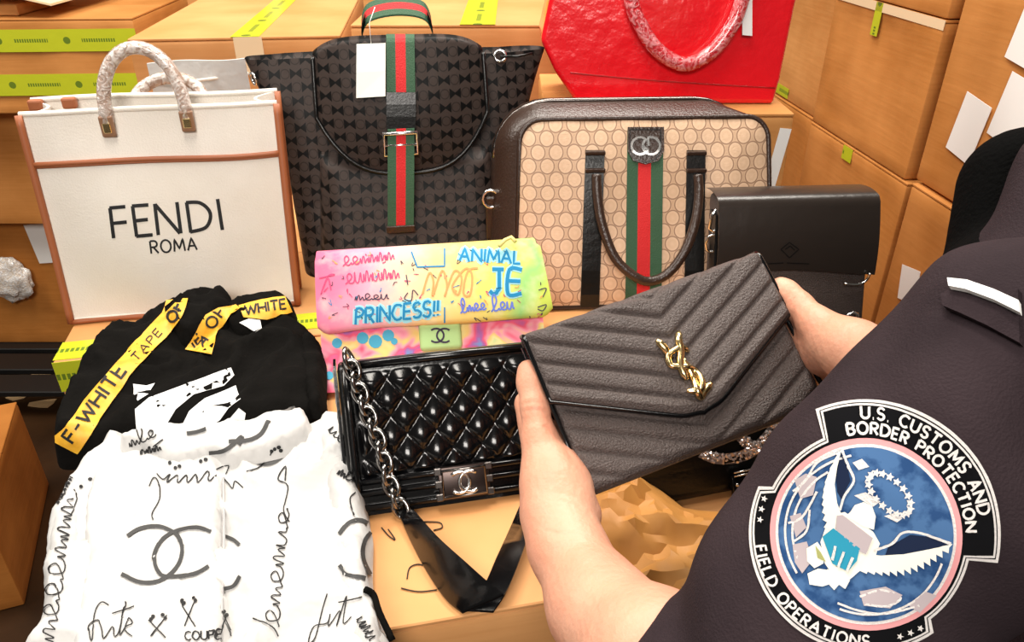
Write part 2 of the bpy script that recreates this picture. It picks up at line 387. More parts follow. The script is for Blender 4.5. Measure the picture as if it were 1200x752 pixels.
# ------------------------------------------------------------------ signed-distance bodies
def surface_nets(S, org, h):
    ins = S < 0; sh = S.shape
    act = np.zeros([a - 1 for a in sh], np.int8)
    for dx in (0, 1):
        for dy in (0, 1):
            for dz in (0, 1): act += ins[dx:sh[0] - 1 + dx, dy:sh[1] - 1 + dy, dz:sh[2] - 1 + dz]
    idx = np.argwhere((act > 0) & (act < 8)); cs = [(a, b, c) for a in (0, 1) for b in (0, 1) for c in (0, 1)]
    val = np.stack([S[idx[:, 0] + a, idx[:, 1] + b, idx[:, 2] + c] for a, b, c in cs], 1)
    acc = np.zeros((len(idx), 3)); cnt = np.zeros(len(idx))
    for i in range(8):
        for j in range(i + 1, 8):
            if sum(abs(np.array(cs[i]) - np.array(cs[j]))) != 1: continue
            m = (val[:, i] < 0) != (val[:, j] < 0); t = val[m, i] / (val[m, i] - val[m, j])
            acc[m] += np.array(cs[i]) + t[:, None] * (np.array(cs[j]) - np.array(cs[i])); cnt[m] += 1
    V = (idx + acc / cnt[:, None]) * h + org
    vid = np.full(act.shape, -1, np.int32); vid[tuple(idx.T)] = np.arange(len(idx)); Q = []
    for ax in range(3):
        a = np.moveaxis(ins, ax, 0); v = np.moveaxis(vid, ax, 0)
        ch = a[:-1, 1:-1, 1:-1] != a[1:, 1:-1, 1:-1]; e = np.argwhere(ch); fl = a[:-1, 1:-1, 1:-1][tuple(e.T)]
        i, j, k = e.T; q = np.stack([v[i, j, k], v[i, j + 1, k], v[i, j + 1, k + 1], v[i, j, k + 1]], 1)
        if ax == 1: fl = ~fl
        q[~fl] = q[~fl][:, ::-1]; Q.append(q)
    Q = np.concatenate(Q); return V, Q[(Q >= 0).all(1)]
class SDF:
    def __init__(s, lo, hi, h):
        s.h = h; s.o = np.array(lo, np.float32); n = np.ceil((np.array(hi) - s.o) / h).astype(int) + 1
        s.S = np.full(n, 1., np.float32)
    def sub(s, lo, hi):
        a = np.maximum(0, ((np.array(lo) - s.o) / s.h).astype(int)); b = np.minimum(s.S.shape, ((np.array(hi) - s.o) / s.h).astype(int) + 2)
        if (b <= a).any(): return None, None
        g = np.meshgrid(*[(s.o[i] + np.arange(a[i], b[i], dtype=np.float32) * s.h) for i in range(3)], indexing='ij', sparse=True)
        return tuple(slice(x, y) for x, y in zip(a, b)), g
    def put(s, sl, d, k):
        A = s.S[sl]; hh = np.clip(.5 + .5 * (A - d) / k, 0, 1); s.S[sl] = A + (d - A) * hh - k * hh * (1 - hh)
    def cap(s, a, b, ra, rb, k=.008):
        a = np.array(a, np.float32); b = np.array(b, np.float32); m = max(ra, rb) + 3 * k + .01
        sl, g = s.sub(np.minimum(a, b) - m, np.maximum(a, b) + m)
        if sl is None: return
        ab = b - a; t = np.clip(sum((g[i] - a[i]) * ab[i] for i in range(3)) / max(ab @ ab, 1e-9), 0, 1)
        d = np.sqrt(sum((g[i] - a[i] - t * ab[i]) ** 2 for i in range(3))) - (ra + (rb - ra) * t); s.put(sl, d, k)
    def chain(s, pts, k=.008):
        for (a, ra), (b, rb) in zip(pts, pts[1:]): s.cap(a, b, ra, rb, k)
    def ell(s, c, r, k=.02, rot=None):
        c = np.array(c, np.float32); r = np.array(r, np.float32); m = max(r) + 3 * k + .01; sl, g = s.sub(c - m, c + m)
        if sl is None: return
        q = [g[i] - c[i] for i in range(3)]
        if rot is not None: q = [sum(rot[j][i] * q[j] for j in range(3)) for i in range(3)]
        l = np.sqrt(sum((q[i] / r[i]) ** 2 for i in range(3))); l2 = np.sqrt(sum((q[i] / r[i] ** 2) ** 2 for i in range(3)))
        s.put(sl, l * (l - 1) / np.maximum(l2, 1e-6), k)
    def mesh(s, name, m, parent, warp=None):
        V, Q = surface_nets(s.S, s.o, s.h)
        if warp: V = warp(V)
        me = bpy.data.meshes.new(name); I = np.array(MW[parent].inverted()) if parent else np.eye(4); V = V @ I[:3, :3].T + I[:3, 3]
        me.vertices.add(len(V)); me.vertices.foreach_set('co', V.astype(np.float32).ravel())
        me.loops.add(Q.size); me.loops.foreach_set('vertex_index', Q.astype(np.int32).ravel())
        me.polygons.add(len(Q)); me.polygons.foreach_set('loop_start', np.arange(0, Q.size, 4, dtype=np.int32))
        me.update(calc_edges=True); me.validate(); me.materials.append(m); me.shade_smooth()
        return link(bpy.data.objects.new(name, me), parent)

# ================================================================== THE SETTING
ZT = 1.06
FLOORM = mat('dark_polished_floor', (.05, .022, .008, 1), .32, col2=(.018, .009, .004, 1), scale=3, bump=.1, bscale=20)
v, f = rbox(9, 9, .1, 0, c=(0, 2, -.05)); tag(mk('floor', v, f, FLOORM, None, False), 'dark polished warehouse floor', kind='structure')
WALLM = mat('warehouse_wall', (.4, .28, .18, 1), .8, col2=(.3, .2, .12, 1), scale=3)
v, f = rbox(9, .12, 3.8, 0, c=(0, 5.2, 1.9)); tag(mk('wall_back', v, f, WALLM, None, False), 'tan warehouse back wall', kind='structure')

CARTON_GROUP = 'cardboard cartons stacked around the bags'
def carton(label, corner, dims, yaw=0., tint=0, tapes=(), papers=(), seam='x', z0=None, flaps=True):
    """corner = front-left bottom corner; local x to the right, y back, z up"""
    w_, d_, h_ = dims
    root = empty('carton', Vector(corner), R(yaw), label, 'box', CARTON_GROUP)
    m = CB[tint]; hb = h_ - (.006 if flaps else 0); rd = random.Random(label)
    bm = bmesh.new(); bmesh.ops.create_cube(bm, size=1)
    for p in bm.verts: p.co = Vector(((p.co.x + .5) * w_, (p.co.y + .5) * d_, (p.co.z + .5) * hb))
    bmesh.ops.bevel(bm, geom=list(bm.edges), offset=.006, segments=2, affect='EDGES', profile=.5)
    bmesh.ops.subdivide_edges(bm, edges=[e for e in bm.edges if e.calc_length() > .12], cuts=11, use_grid_fill=True)
    sd = rd.uniform(0, 50)
    for p in bm.verts:
        q = p.co; a = min(q.x, w_ - q.x, .1) * min(q.y, d_ - q.y, .1) if False else 1
        if .02 < q.z < hb - .012:
            dn = .0035 + .0045 * noise.noise(Vector((q.x * 6 + sd, q.y * 6, q.z * 6))) + .002 * noise.noise(Vector((q.x * 19 + sd, q.y * 19, q.z * 19))); dn = max(0, dn)
            if min(q.x, w_ - q.x) > .012: p.co.y += dn * (1 if q.y < .01 else (-1 if q.y > d_ - .01 else 0))
            if min(q.y, d_ - q.y) > .012: p.co.x += dn * (1 if q.x < .01 else (-1 if q.x > w_ - .01 else 0))
    bm.verts.index_update(); V = [p.co.copy() for p in bm.verts]; Fc = [tuple(q.index for q in g.verts) for g in bm.faces]; bm.free()
    mk('body', V, Fc, m, root, True, ang=35)
    if flaps:
        for k in (0, 1):
            if seam == 'x': fw, fd, cx, cy = w_ - .002, d_ / 2 - .0025, w_ / 2, d_ * (.25 + .5 * k)
            else: fw, fd, cx, cy = w_ / 2 - .0025, d_ - .002, w_ * (.25 + .5 * k), d_ / 2
            V, Fc = rbox(fw, fd, .006, .0015, 1, (cx, cy, h_ - .003)); mk('top_flap', V, Fc, m, root, False)
    for face, ori, off, a0, a1, wid, tm in tapes:
        L = a1 - a0; mid = (a0 + a1) / 2; V, Fc = rbox(L, wid, .0008, 0)
        e = .0008
        B = {('F', 'h'): ((1, 0, 0), (0, 0, 1), (mid, -e, off)), ('F', 'v'): ((0, 0, 1), (-1, 0, 0), (off, -e, mid)),
             ('L', 'h'): ((0, -1, 0), (0, 0, 1), (-e, mid, off)), ('L', 'v'): ((0, 0, 1), (0, 1, 0), (-e, off, mid)),
             ('T', 'y'): ((0, 1, 0), (-1, 0, 0), (off, mid, h_ + .0006)), ('T', 'x'): ((1, 0, 0), (0, 1, 0), (mid, off, h_ + .0006))}[(face, ori)]
        X = Vector(B[0]); Y = Vector(B[1]); Z = X.cross(Y); M = Matrix((X, Y, Z)).transposed().to_4x4(); M.translation = Vector(B[2])
        mk('tape', V, Fc, tm, root, False, M=M)
    for face, a, b, pw, ph, rot in papers:
        V, Fc = rbox(pw, ph, .0008, 0)
        B = {'F': ((1, 0, 0), (0, 0, 1), (a, -.001, b)), 'L': ((0, -1, 0), (0, 0, 1), (-.001, a, b)), 'T': ((1, 0, 0), (0, 1, 0), (a, b, h_ + .001))}[face]
        X = Vector(B[0]); Y = Vector(B[1]); Z = X.cross(Y); M = Matrix((X, Y, Z)).transposed().to_4x4() @ Matrix.Rotation(R(rot), 4, 'Z'); M.translation = Vector(B[2])
        mk('paper_label', V, Fc, PAPER, root, False, M=M)
    return root
def along(c, yaw, dx, dy, dz=0):
    a = R(yaw); return Vector((c[0] + dx * math.cos(a) - dy * math.sin(a), c[1] + dx * math.sin(a) + dy * math.cos(a), c[2] + dz))
YA = 12
cA = Vector((-.42, .405, .53))
carton('front carton carrying the white printed shirt and quilted bag', cA, (.90, .55, .53), YA, 3)
carton('carton on the floor underneath the front display carton', (cA.x, cA.y, 0), (.90, .55, .53), YA, 2)
cB = along(cA, YA, -.125, .553)
carton('carton carrying the white canvas tote', cB, (.62, .62, .53), YA, 3, tapes=[('T', 'x', .045, .28, .62, .05, TAPE), ('T', 'x', .03, 0., .12, .05, TAPE), ('F', 'h', .505, 0, .1, .05, TAPE)])
cB2 = along(cB, YA, .624, 0)
carton('carton under the beige monogram briefcase', cB2, (.6, .5, .53), YA, 3)
carton('floor carton under the tote carton', (cB.x, cB.y, 0), (.62, .62, .53), YA, 2)
carton('floor carton under the briefcase carton', (cB2.x, cB2.y, 0), (.6, .5, .53), YA, 2)
# box below the red bag
carton('small carton supporting the red bag behind the briefcase', (.055, 1.315, ZT), (.43, .31, .25), 0, 1, papers=[('F', .412, .17, .02, .11, -6)])
# centre-left boxes behind the tote and the backpack
carton('carton with green tape over its lid behind the white tote', (-.785, 1.64, ZT), (.43, .72, .315), 6, 3, seam='y', tapes=[('T', 'y', .235, 0, .72, .058, TAPE), ('F', 'v', .24, .24, .315, .058, TAPEC)])
carton('carton below the green-taped lid carton', (-.785, 1.64, .53), (.43, .72, .53), 6, 1)
carton('floor carton behind the tote stack', (-.785, 1.64, 0), (.43, .72, .53), 6, 2)
carton('pale carton behind the black backpack with slanting green tape', (-.343, 1.72, ZT), (.62, .7, .33), 0, 3, seam='x', tapes=[('T', 'y', .27, 0, .7, .075, TAPE)])
carton('carton below the pale carton behind the backpack', (-.343, 1.72, .53), (.62, .7, .53), 0, 1)
carton('floor carton behind the backpack stack', (-.343, 1.72, 0), (.62, .7, .53), 0, 2)
# left stack
v, f = join(rbox(1.5, .9, .03, .003, 1, (0, 0, .105)), *[rbox(.1, .9, .09, .003, 1, (x, 0, .045)) for x in (-.68, 0, .68)])
pal = empty('pallet', (-1.95, 2.65, 0), 0, 'black plastic pallet under the left carton stack', 'pallet')
PALM = mat('black_plastic', (.004, .004, .004, 1), .5)
for i in range(7):
    V, Fc = rbox(1.5, .11, .022, .003, 1, (0, -.42 + i * .14, .11)); mk('deck_board', V, Fc, PALM, pal, False)
for x in (-.68, 0, .68):
    V, Fc = rbox(.1, .95, .099, .003, 1, (x, 0, .0495)); mk('runner', V, Fc, PALM, pal, False)
carton('bottom left carton with white label and crumpled film', (-2.45, 2.5, .121), (1.27, .6, .52), 0, 2, papers=[('F', .813, .415, .14, .15, 4)])
carton('middle carton of the left stack', (-2.15, 2.42, .641), (.70, .6, .40), 0, 0)
carton('top left carton banded with two printed green tapes', (-1.95, 2.3, 1.041), (.86, .5, .27), 3, 0, tapes=[('F', 'h', .21, 0, .86, .062, TAPE), ('F', 'h', .085, 0, .86, .062, TAPE)])
carton('open carton behind the top left taped carton', (-1.75, 3.16, .746), (.75, .5, .8), 0, 1)
carton('tan carton in the background left of the taped lid', (-.96, 3.16, .746), (.44, .5, .95), 4, 1, tapes=[('F', 'v', .05, 0, .95, .05, TAPEC)])
carton('carton beneath the background cartons', (-1.75, 3.15, 0), (1.3, .6, .745), 0, 2)
carton('background carton peeking left of the tote handle', (-1.06, 2.36, .902), (.2, .4, .33), 0, 1, tapes=[('F', 'v', .03, 0, .33, .05, TAPE)])
carton('tall carton below the one peeking by the tote handle', (-1.06, 2.36, 0), (.2, .4, .9), 0, 2)
fl = empty('carton_flap', (-1.62, 2.42, 1.312), 0, 'loose pale cardboard sheet on the top left taped carton', 'cardboard')
V, Fc = slab(lambda a, b: (-.3 + a * .62, -.1 + b * .4, .03 + .055 * (1 - a) + .03 * math.sin(a * 3)), 12, 3, (0, 0, .006)); mk('sheet', V, Fc, mat('pale_card', (.85, .66, .4, 1), .7), fl, False)
V, Fc = rbox(.5, .3, .03, .003, 1, (-.06, .1, .0155)); mk('sheet', V, Fc, CB[1], fl, False)
# right-hand wall of boxes
YW = 5
cM = Vector((.9, 1.69, 1.058))
carton('middle carton of the right wall with green tape on top edge', cM, (.45, .50, .345), YW, 0, seam='y', tapes=[('L', 'v', .27, .27, .345, .032, TAPE), ('L', 'h', .335, 0, .5, .02, TAPEC)])
carton('upper carton above the middle one of the right wall', (cM.x, cM.y, cM.z + .347), (.45, .52, .36), YW, 0)
cM0 = along(cM, YW, .02, .525)
carton('far carton of the right wall beside the red bag', cM0, (.45, .55, .40), YW, 1, tapes=[('L', 'h', .02, .2, .5, .03, TAPE)])
carton('far lower carton of the right wall', (cM0.x - .005, cM0.y, .66), (.45, .55, .396), YW, 0)
cN = Vector((.90, 1.67, .66))
carton('carton under the middle one of the right wall with yellow-green sticker', cN, (.45, .52, .396), YW, 0, tapes=[('L', 'h', .375, .26, .31, .035, TAPE)])
carton('lower carton at the base of the right wall', (.90, 1.67, .26), (.45, .52, .396), YW, 2)
carton('floor carton of the right wall', (.90, 1.67, 0), (.45, .52, .258), YW, 2)
carton('floor carton at the far end of the right wall', (cM0.x, cM0.y, 0), (.45, .55, .656), YW, 2)
cQ = Vector((.945, 1.16, 1.075))
carton('near right carton with three white labels', cQ, (.5, .49, .42), YW, 0, tapes=[('L', 'v', .1, .36, .42, .05, TAPE)], papers=[('L', .275, .335, .085, .09, -8), ('L', .245, .21, .11, .12, -8), ('L', .365, .15, .085, .12, -8)])
carton('near right lower carton with a small white label', (cQ.x - .01, cQ.y - .01, .64), (.5, .49, .43), YW, 0, papers=[('L', .40, .22, .07, .08, 12)])
carton('near right floor carton', (cQ.x, cQ.y, 0), (.5, .49, .637), YW, 2)
carton('blurred film-wrapped carton low at the left edge', (-1.75, 1.2, 0), (.5, .5, .32), 21, 2, papers=[])
SCR = mat('scrap_paper', (.75, .5, .25, 1), .7)
for lab, (x, y), s in (('torn paper scrap on the dark floor nearest the tote carton', (45, 442), .06), ('torn paper scrap on the dark floor by the left edge', (52, 474), .05), ('small torn paper scrap on the dark floor by the pallet', (22, 465), .045)):
    p = onz(x, y, 0.0); V, Fc = prism([(math.cos(a) * s * random.uniform(.6, 1.3), math.sin(a) * s * .6 * random.uniform(.6, 1.2)) for a in [i * .9 for i in range(7)]], .003, lambda a, b, d: (a, b, d + .001 + .1 * abs(a) * (a > 0)))
    tag(mk('paper_scrap', V, Fc, SCR, None, False, M=Matrix.Translation(p)), lab, 'paper')
# crumpled clear film on the bottom-left carton
def blob(name, c, r, m, parent, amp=.3, sc=3, sub=4):
    bm = bmesh.new(); bmesh.ops.create_icosphere(bm, subdivisions=sub, radius=1)
    for p in bm.verts:
        q = p.co.copy(); k = 1 + amp * noise.noise(q * sc + Vector(c)) + .5 * amp * noise.noise(q * sc * 2.3); p.co = Vector((q.x * r[0], q.y * r[1], q.z * r[2])) * k
    V = [p.co + Vector(c) for p in bm.verts]; bm.verts.index_update(); Fc = [tuple(q.index for q in g.verts) for g in bm.faces]; bm.free(); return mk(name, V, Fc, m, parent, True)
p = atY(8, 326, 2.47); tag(blob('crumpled_film', p, (.085, .025, .085), FILMW, None, .28, 2), 'crumpled clear plastic film on the bottom left carton', 'plastic film')

# ================================================================== WHITE CANVAS TOTE
def bagroot(name, px_left, px_right, label, cat, z=ZT + .003):
    a = onz(*px_left, z); b = onz(*px_right, z); c = (a + b) / 2; yaw = math.atan2(b.y - a.y, b.x - a.x)
    return empty(name, c, yaw, label, cat), (b - a).length
def FENDI():
    t, W = bagroot('tote_bag', (84, 378), (349, 356), 'white canvas tote with tan trim and black lettering', 'bag')
    hw, tw, H, lean, D = W / 2, W / 2 * 1.04, .305, math.tan(R(12)), .072
    def front(u, v, o=0):
        x = (2 * u - 1) * (hw + (tw - hw) * v); return Vector((x, v * H * lean - .012 * math.sin(math.pi * u) * math.sin(math.pi * min(1, v * 1.1)) - o + .003 * math.sin(9 * u + 4 * v), v * H))
    V, Fc = slab(front, 30, 24, (0, .005, 0)); fr = mk('front_panel', V, Fc, CANVAS, t, ang=50)
    def back(u, v): p = front(u, v); return Vector((p.x * .99, D - .01 + v * H * lean * .75 + .008 * math.sin(6 * u), v * (H + .008)))
    V, Fc = slab(back, 24, 12, (0, .005, 0)); mk('back_panel', V, Fc, CANVAS, t, ang=50)
    for s in (0, 1):
        def side(u, v, s=s):
            a = front(s, v); b = back(s, v); p = a.lerp(b, u); p.x += (-1 if s == 0 else 1) * (-.03) * math.sin(math.pi * u) * (.3 + .7 * v); return p
        V, Fc = slab(side, 8, 12, ((.004 if s == 0 else -.004), 0, 0)); mk('side_panel', V, Fc, CANVAS, t, ang=50)
    V, Fc = slab(lambda u, v: (-hw + 2 * hw * u, v * (D - .01), 0.0), 3, 3, (0, 0, .006)); mk('base_panel', V, Fc, CANVAS, t, False)
    for s in (0, 1):
        V, Fc = tube([front(s, i / 20, .002) for i in range(21)], .0055, 8); mk('edge_trim', V, Fc, TRIM, t)
        V, Fc = tube([back(s, i / 10) for i in range(11)], .005, 8); mk('edge_trim', V, Fc, TRIM, t)
    V, Fc = tube([front(i / 30, .005, .002) for i in range(31)], .004, 8); mk('bottom_trim', V, Fc, TRIM, t)
    for vv, rr, mm in ((.775, .0042, TRIM), (.762, .0018, TRIM)):
        V, Fc = tube([front(i / 30, vv + .006 * math.sin(i / 5), .0015) for i in range(31)], rr, 6); mk('seam_trim', V, Fc, mm, t)
    V, Fc = tube([front(i / 30, 1.0, .0) + Vector((0, .0025, 0)) for i in range(31)], .0045, 8); mk('rim', V, Fc, CANVAS, t)
    V, Fc = tube([back(i / 20, 1.0) + Vector((0, .0025, 0)) for i in range(21)], .0045, 8); mk('rim', V, Fc, CANVAS, t)
    # handles
    bvf = bvh(fr); I = MW[t].inverted()
    a = I @ cast(bvf, 127, 143)[0]; b = I @ cast(bvf, 220, 137)[0]
    def handle(a, b, hgt, yo):
        mid = (a + b) / 2; p = []
        for i in range(25):
            th = math.pi * i / 24; r_ = (b - a) / 2
            p.append(mid - r_ * math.cos(th) + Vector((0, yo * math.sin(th) + hgt * .2 * math.sin(th), hgt * math.sin(th) ** .8)))
        V, Fc = tube(p, .0095, 12); hd = mk('handle', V, Fc, FILMB, t)
        for q in (a, b):
            V, Fc = rbox(.019, .007, .03, .002, 2, q + Vector((0, -.0045, -.004))); tb = mk('handle_tab', V, Fc, mat('tab_leather', (.3, .16, .09, 1), .4), t, False)
            V, Fc = rbox(.011, .003, .014, .001, 1, q + Vector((0, -.0085, -.006))); mk('stud', V, Fc, GOLD, tb, False)
    handle(a + Vector((0, -.004, 0)), b + Vector((0, -.004, 0)), .098, 0)
    a2 = a + Vector((.012, D + .01, -.012)); b2 = b + Vector((.012, D + .01, -.012)); handle(a2, b2, .045, .03)
    for x in (-.17, -.125):
        V, Fc = rbox(.02, .012, .016, .003, 2, back(.5 + x / .36, 1) + Vector((0, -.01, -.004))); mk('inner_tab', V, Fc, TRIM, t, False)
    # lettering
    Z = lambda pts: [(a / 3, b / 3 + 180) for a, b in pts]
    S = [[(400, 297), (387, 191)], [(385, 191), (441, 186)], [(394, 245), (446, 240)], [(481, 291), (466, 184)], [(464, 184), (522, 180)], [(474, 236), (520, 231)], [(479, 290), (537, 285)],
         [(557, 286), (544, 176)], [(545, 178), (633, 280)], [(636, 280), (622, 170)], [(671, 277), (656, 171)], [(654, 172), (700, 172), (732, 195), (740, 225), (722, 260), (669, 275)], [(782, 268), (765, 159)]]
    for g in (S[:3], S[3:7], S[7:10], [S[10], [(p.x, p.y) for p in catmull([(a, b, 0) for a, b in S[11]], 5)]], S[12:]): print_strokes('letter', [Z(q) for q in g], 4.2, bvf, INK, t, smooth=False)
    print_strokes('small_lettering', lettering('ROMA', (177.5, 297), (13, -1.1), (-1.8, -14.5), .27), 2.2, bvf, INK, t, smooth=False)
    return t
FENDI()
# white dust bag standing behind the tote
t = empty('dust_bag', atY(243, 133, 1.40).xy.to_3d() + Vector((0, 0, ZT)), R(8), 'plain white cloth dust bag standing behind the canvas tote', 'bag')
V, Fc = slab(lambda u, v: ((u - .5) * .17, .02 * math.sin(5 * u) * v - .015 * math.sin(math.pi * u), v * (.318 + .008 * u)), 20, 12, lambda u, v: (0, .005 + .06 * math.sin(math.pi * u) ** .5 * (1 - v) ** .5, 0)); mk('pouch', V, Fc, WHITEC, t, ang=60)
V, Fc = tube([((i / 10 - .5) * .17, -.004 - .015 * math.sin(math.pi * i / 10), .285 + .012 * i / 10) for i in range(11)], .003, 6); mk('drawstring', V, Fc, CANVAS, t)

# ================================================================== BLACK MONOGRAM BACKPACK
def BACKPACK():
    t = empty('backpack', Vector((-.168, 1.185, ZT + .001)), R(8), 'black monogram backpack with green and red web strap and white tag', 'bag')
    lean = math.tan(R(16)); H = .342; ZF = .38
    def sec(z):     # half width, depth
        k = z / H; hw = .19 + .012 * math.sin(min(1, k * 1.4) * 1.5) + .05 * max(0, (k - .55) / .45) ** 1.3; dp = .13 * (1 - .55 * max(0, (k - .5) / .5) ** 1.2); return hw, dp
    n = 48; rows = 26; V = []
    for j in range(rows):
        z = H * j / (rows - 1); hw, dp = sec(z)
        for i in range(n):
            a = 2 * math.pi * i / n; c, s = math.cos(a), math.sin(a); e = 2 / 3.6
            x = hw * math.copysign(abs(c) ** e, c); y = dp / 2 * math.copysign(abs(s) ** e, s)
            wr = .004 * math.sin(20 * x + 9 * z) * math.sin(14 * z + 3) + (.006 * math.sin(34 * x) if z > .3 * H and abs(c) > .5 else 0)
            V.append(Vector((x, y + wr + .075 + z * lean, z)))
    top = H; Fc = grid_faces(n, rows, cu=True) + [tuple(reversed(range(n)))]
    # opening rim sinks inside
    o = len(V)
    for i in range(n):
        p = V[(rows - 1) * n + i]; V.append(Vector((p.x * .96, (p.y - .075 - H * lean) * .7 + .075 + H * lean, H - .012)))
    Fc += [((rows - 1) * n + i, (rows - 1) * n + (i + 1) % n, o + (i + 1) % n, o + i) for i in range(n)] + [tuple(o + i for i in range(n))]
    # raise the rim ends a little (open drawstring mouth)
    body = mk('body', V, Fc, GGB, t, ang=60)
    # front pocket
    def pocket(u, v):
        x = (2 * u - 1) * (.16 - .02 * v); z = .003 + v * .2; ed = min(u, 1 - u, v, 1 - v); b = min(1, ed / .12); b = math.sqrt(1 - (1 - b) ** 2)
        return Vector((x, z * lean + .012 - (.062 - .028 * v) * b, z))
    V, Fc = slab(pocket, 34, 26, (0, .04, 0)); mk('front_pocket', V, Fc, GGB, t, ang=60)
    # flap : over the top and down the front, rounded lower corners
    def flap(u, v):
        x = 2 * u - 1; hw = .137
        drop = .2 - .085 * abs(x) ** 3; tp = .085; q = v * (drop + tp)
        if q < tp:
            k = q / tp; z = ZF - .03 * (1 - k) ** 2 + .006 * math.sin(math.pi * k); y = ZF * lean - .03 + (1 - k) * .085
        else:
            k = q - tp; z = ZF - k; y = z * lean - .012 - .018 * math.cos(min(1, k / .2) * 1.2) - .02 * (1 - x * x) * math.sin(min(1, k / .2) * 2.8)
        z -= .022 * abs(x) ** 5 * (1 if q < tp else max(0, 1 - (q - tp) / .1)); y += .01 * abs(x) ** 4
        return Vector((x * hw * (1 - .03 * (1 - v)), y, z))
    V, Fc = slab(flap, 40, 50, (0, .004, -.003)); fp = mk('flap', V, Fc, GGB, t, ang=60)
    edge = [flap(0, .45 + .55 * i / 20) for i in range(21)] + [flap(i / 24, 1) for i in range(1, 25)] + [flap(1, 1 - .55 * i / 20) for i in range(1, 21)]
    V, Fc = tube([p + Vector((0, -.001, 0)) for p in edge], .0038, 6); mk('flap_piping', V, Fc, BLK, t)
    bvf = bvh(fp, body); I = MW[t].inverted()
    def web(name, y0, y1, x0, x1, hwid=16.5, off=.002, bv=bvf):
        n = 18; P = [((x0 + (x1 - x0) * i / n), y0 + (y1 - y0) * i / n) for i in range(n + 1)]
        bits = []
        for a, b, m, nm in ((-1, -.36, GREENW, 'green_stripe'), (-.36, .36, REDW, 'red_stripe'), (.36, 1, GREENW, 'green_stripe')):
            A, B = [], []
            for x, y in P:
                h1 = cast(bv, x + a * hwid, y, off); h2 = cast(bv, x + b * hwid, y, off)
                if h1 and h2: A.append(I @ h1[0]); B.append(I @ h2[0])
            if len(A) > 1:
                V, Fc = strip(A, B, .0018, (0, -1, 0)); mk(nm, V, Fc, m, t, False)
    web('web', 33, 108, 469, 470)
    A = [I @ cast(bvf, 453, y, .003)[0] for y in (108, 122, 136, 150)]; B = [I @ cast(bvf, 487, y, .003)[0] for y in (108, 122, 136, 150)]
    V, Fc = strip(A, B, .003, (0, -1, 0)); mk('strap_keeper', V, Fc, BLK, t, False)
    # hanging web strap, free of the flap
    p0 = I @ cast(bvf, 470, 150, .006)[0]; Z0 = p0.z
    def ws(xa, xb, m, nm):
        A, B = [], []
        for i in range(15):
            k = i / 14; z = Z0 - k * .152; y = (z * lean - .05 - .006 * math.sin(k * 3)); y = min(y, p0.y + k * .03); sx = p0.x - .012 * k
            A.append(Vector((sx + xa, y, z))); B.append(Vector((sx + xb, y, z)))
        V, Fc = strip(A, B, .0022, (0, -1, 0)); mk(nm, V, Fc, m, t, False); return A[-1]
    e = ws(-.021, -.0075, GREENW, 'green_stripe'); ws(-.0075, .0075, REDW, 'red_stripe'); ws(.0075, .021, GREENW, 'green_stripe')
    V, Fc = rbox(.046, .006, .012, .001, 1, e + Vector((.021, -.001, 0))); mk('strap_tip', V, Fc, BROWNL, t, False)
    # buckle
    c = p0 + Vector((-.002, -.008, -.022)); V, Fc = tube([c + Vector((sx * .026, 0, sz * .017)) for sx, sz in ((-1, -1), (-1, 1), (1, 1), (1, -1))], .0036, 8, True); b_ = mk('buckle', V, Fc, SILVER, t)
    V, Fc = tube([c + Vector((-.026, -.001, -.002)), c + Vector((.026, -.001, -.002))], .0022, 8); mk('buckle_bar', V, Fc, SILVER, b_)
    # paper tag and string
    A = [I @ cast(bvf, 418.5, y, .006)[0] for y in (53, 85, 115)]; B = [I @ cast(bvf, 452, y, .006)[0] for y in (52, 84, 113)]
    V, Fc = strip(A, B, .0012, (0, -1, 0)); tg = mk('paper_tag', V, Fc, mat('tag_card', (.86, .87, .8, 1), .6), t, False)
    V, Fc = tube([(A[0] + B[0]) / 2, (A[0] + B[0]) / 2 + Vector((.0, .0, .03)), (A[0] + B[0]) / 2 + Vector((.01, .02, .05))], .0006, 5); mk('tag_string', V, Fc, PAPER, tg)
    # top handle
    yh = ZF * lean + .045; P = catmull([(-.058, yh, ZF - .02), (-.056, yh, ZF + .008), (-.042, yh, ZF + .028), (0, yh, ZF + .036), (.042, yh, ZF + .03), (.056, yh, ZF + .01), (.058, yh, ZF - .02)], 5)
    hd = None
    for a, b, m, nm in ((-.019, -.007, GREENW, 'green_stripe'), (-.007, .007, REDW, 'red_stripe'), (.007, .019, GREENW, 'green_stripe')):
        V, Fc = strip([p + Vector((0, a * .75, a * .6)) for p in P], [p + Vector((0, b * .75, b * .6)) for p in P], .003); h_ = mk('handle' if nm == 'red_stripe' else 'handle_edge', V, Fc, m, t, False)
    for s, q in ((0, P[:9]), (1, P[-9:])):
        V, Fc = strip([p + Vector((0, -.021, -.002)) for p in q], [p + Vector((0, .021, -.002)) for p in q], .008); mk('handle_tab', V, Fc, BLK, t, False)
    # eyelets and cord
    for x, y in ((298, 92), (586, 66)):
        h = cast(bvf, x, y, .001)
        if h:
            q = I @ h[0]; n_ = (I.to_3x3() @ h[1]).normalized(); a_ = n_.orthogonal().normalized(); b_ = n_.cross(a_)
            V, Fc = tube([q + (a_ * math.cos(k * .524) + b_ * math.sin(k * .524)) * .0095 for k in range(12)], .0026, 8, True); mk('eyelet', V, Fc, SILVER, t)
            V, Fc = tube([q + Vector((0, -.002, 0)), q + Vector((.03 * (1 if x > 400 else 1), -.006, .0)), q + Vector((.055, -.004, .004))], .0022, 6); mk('cord', V, Fc, BLK, t)
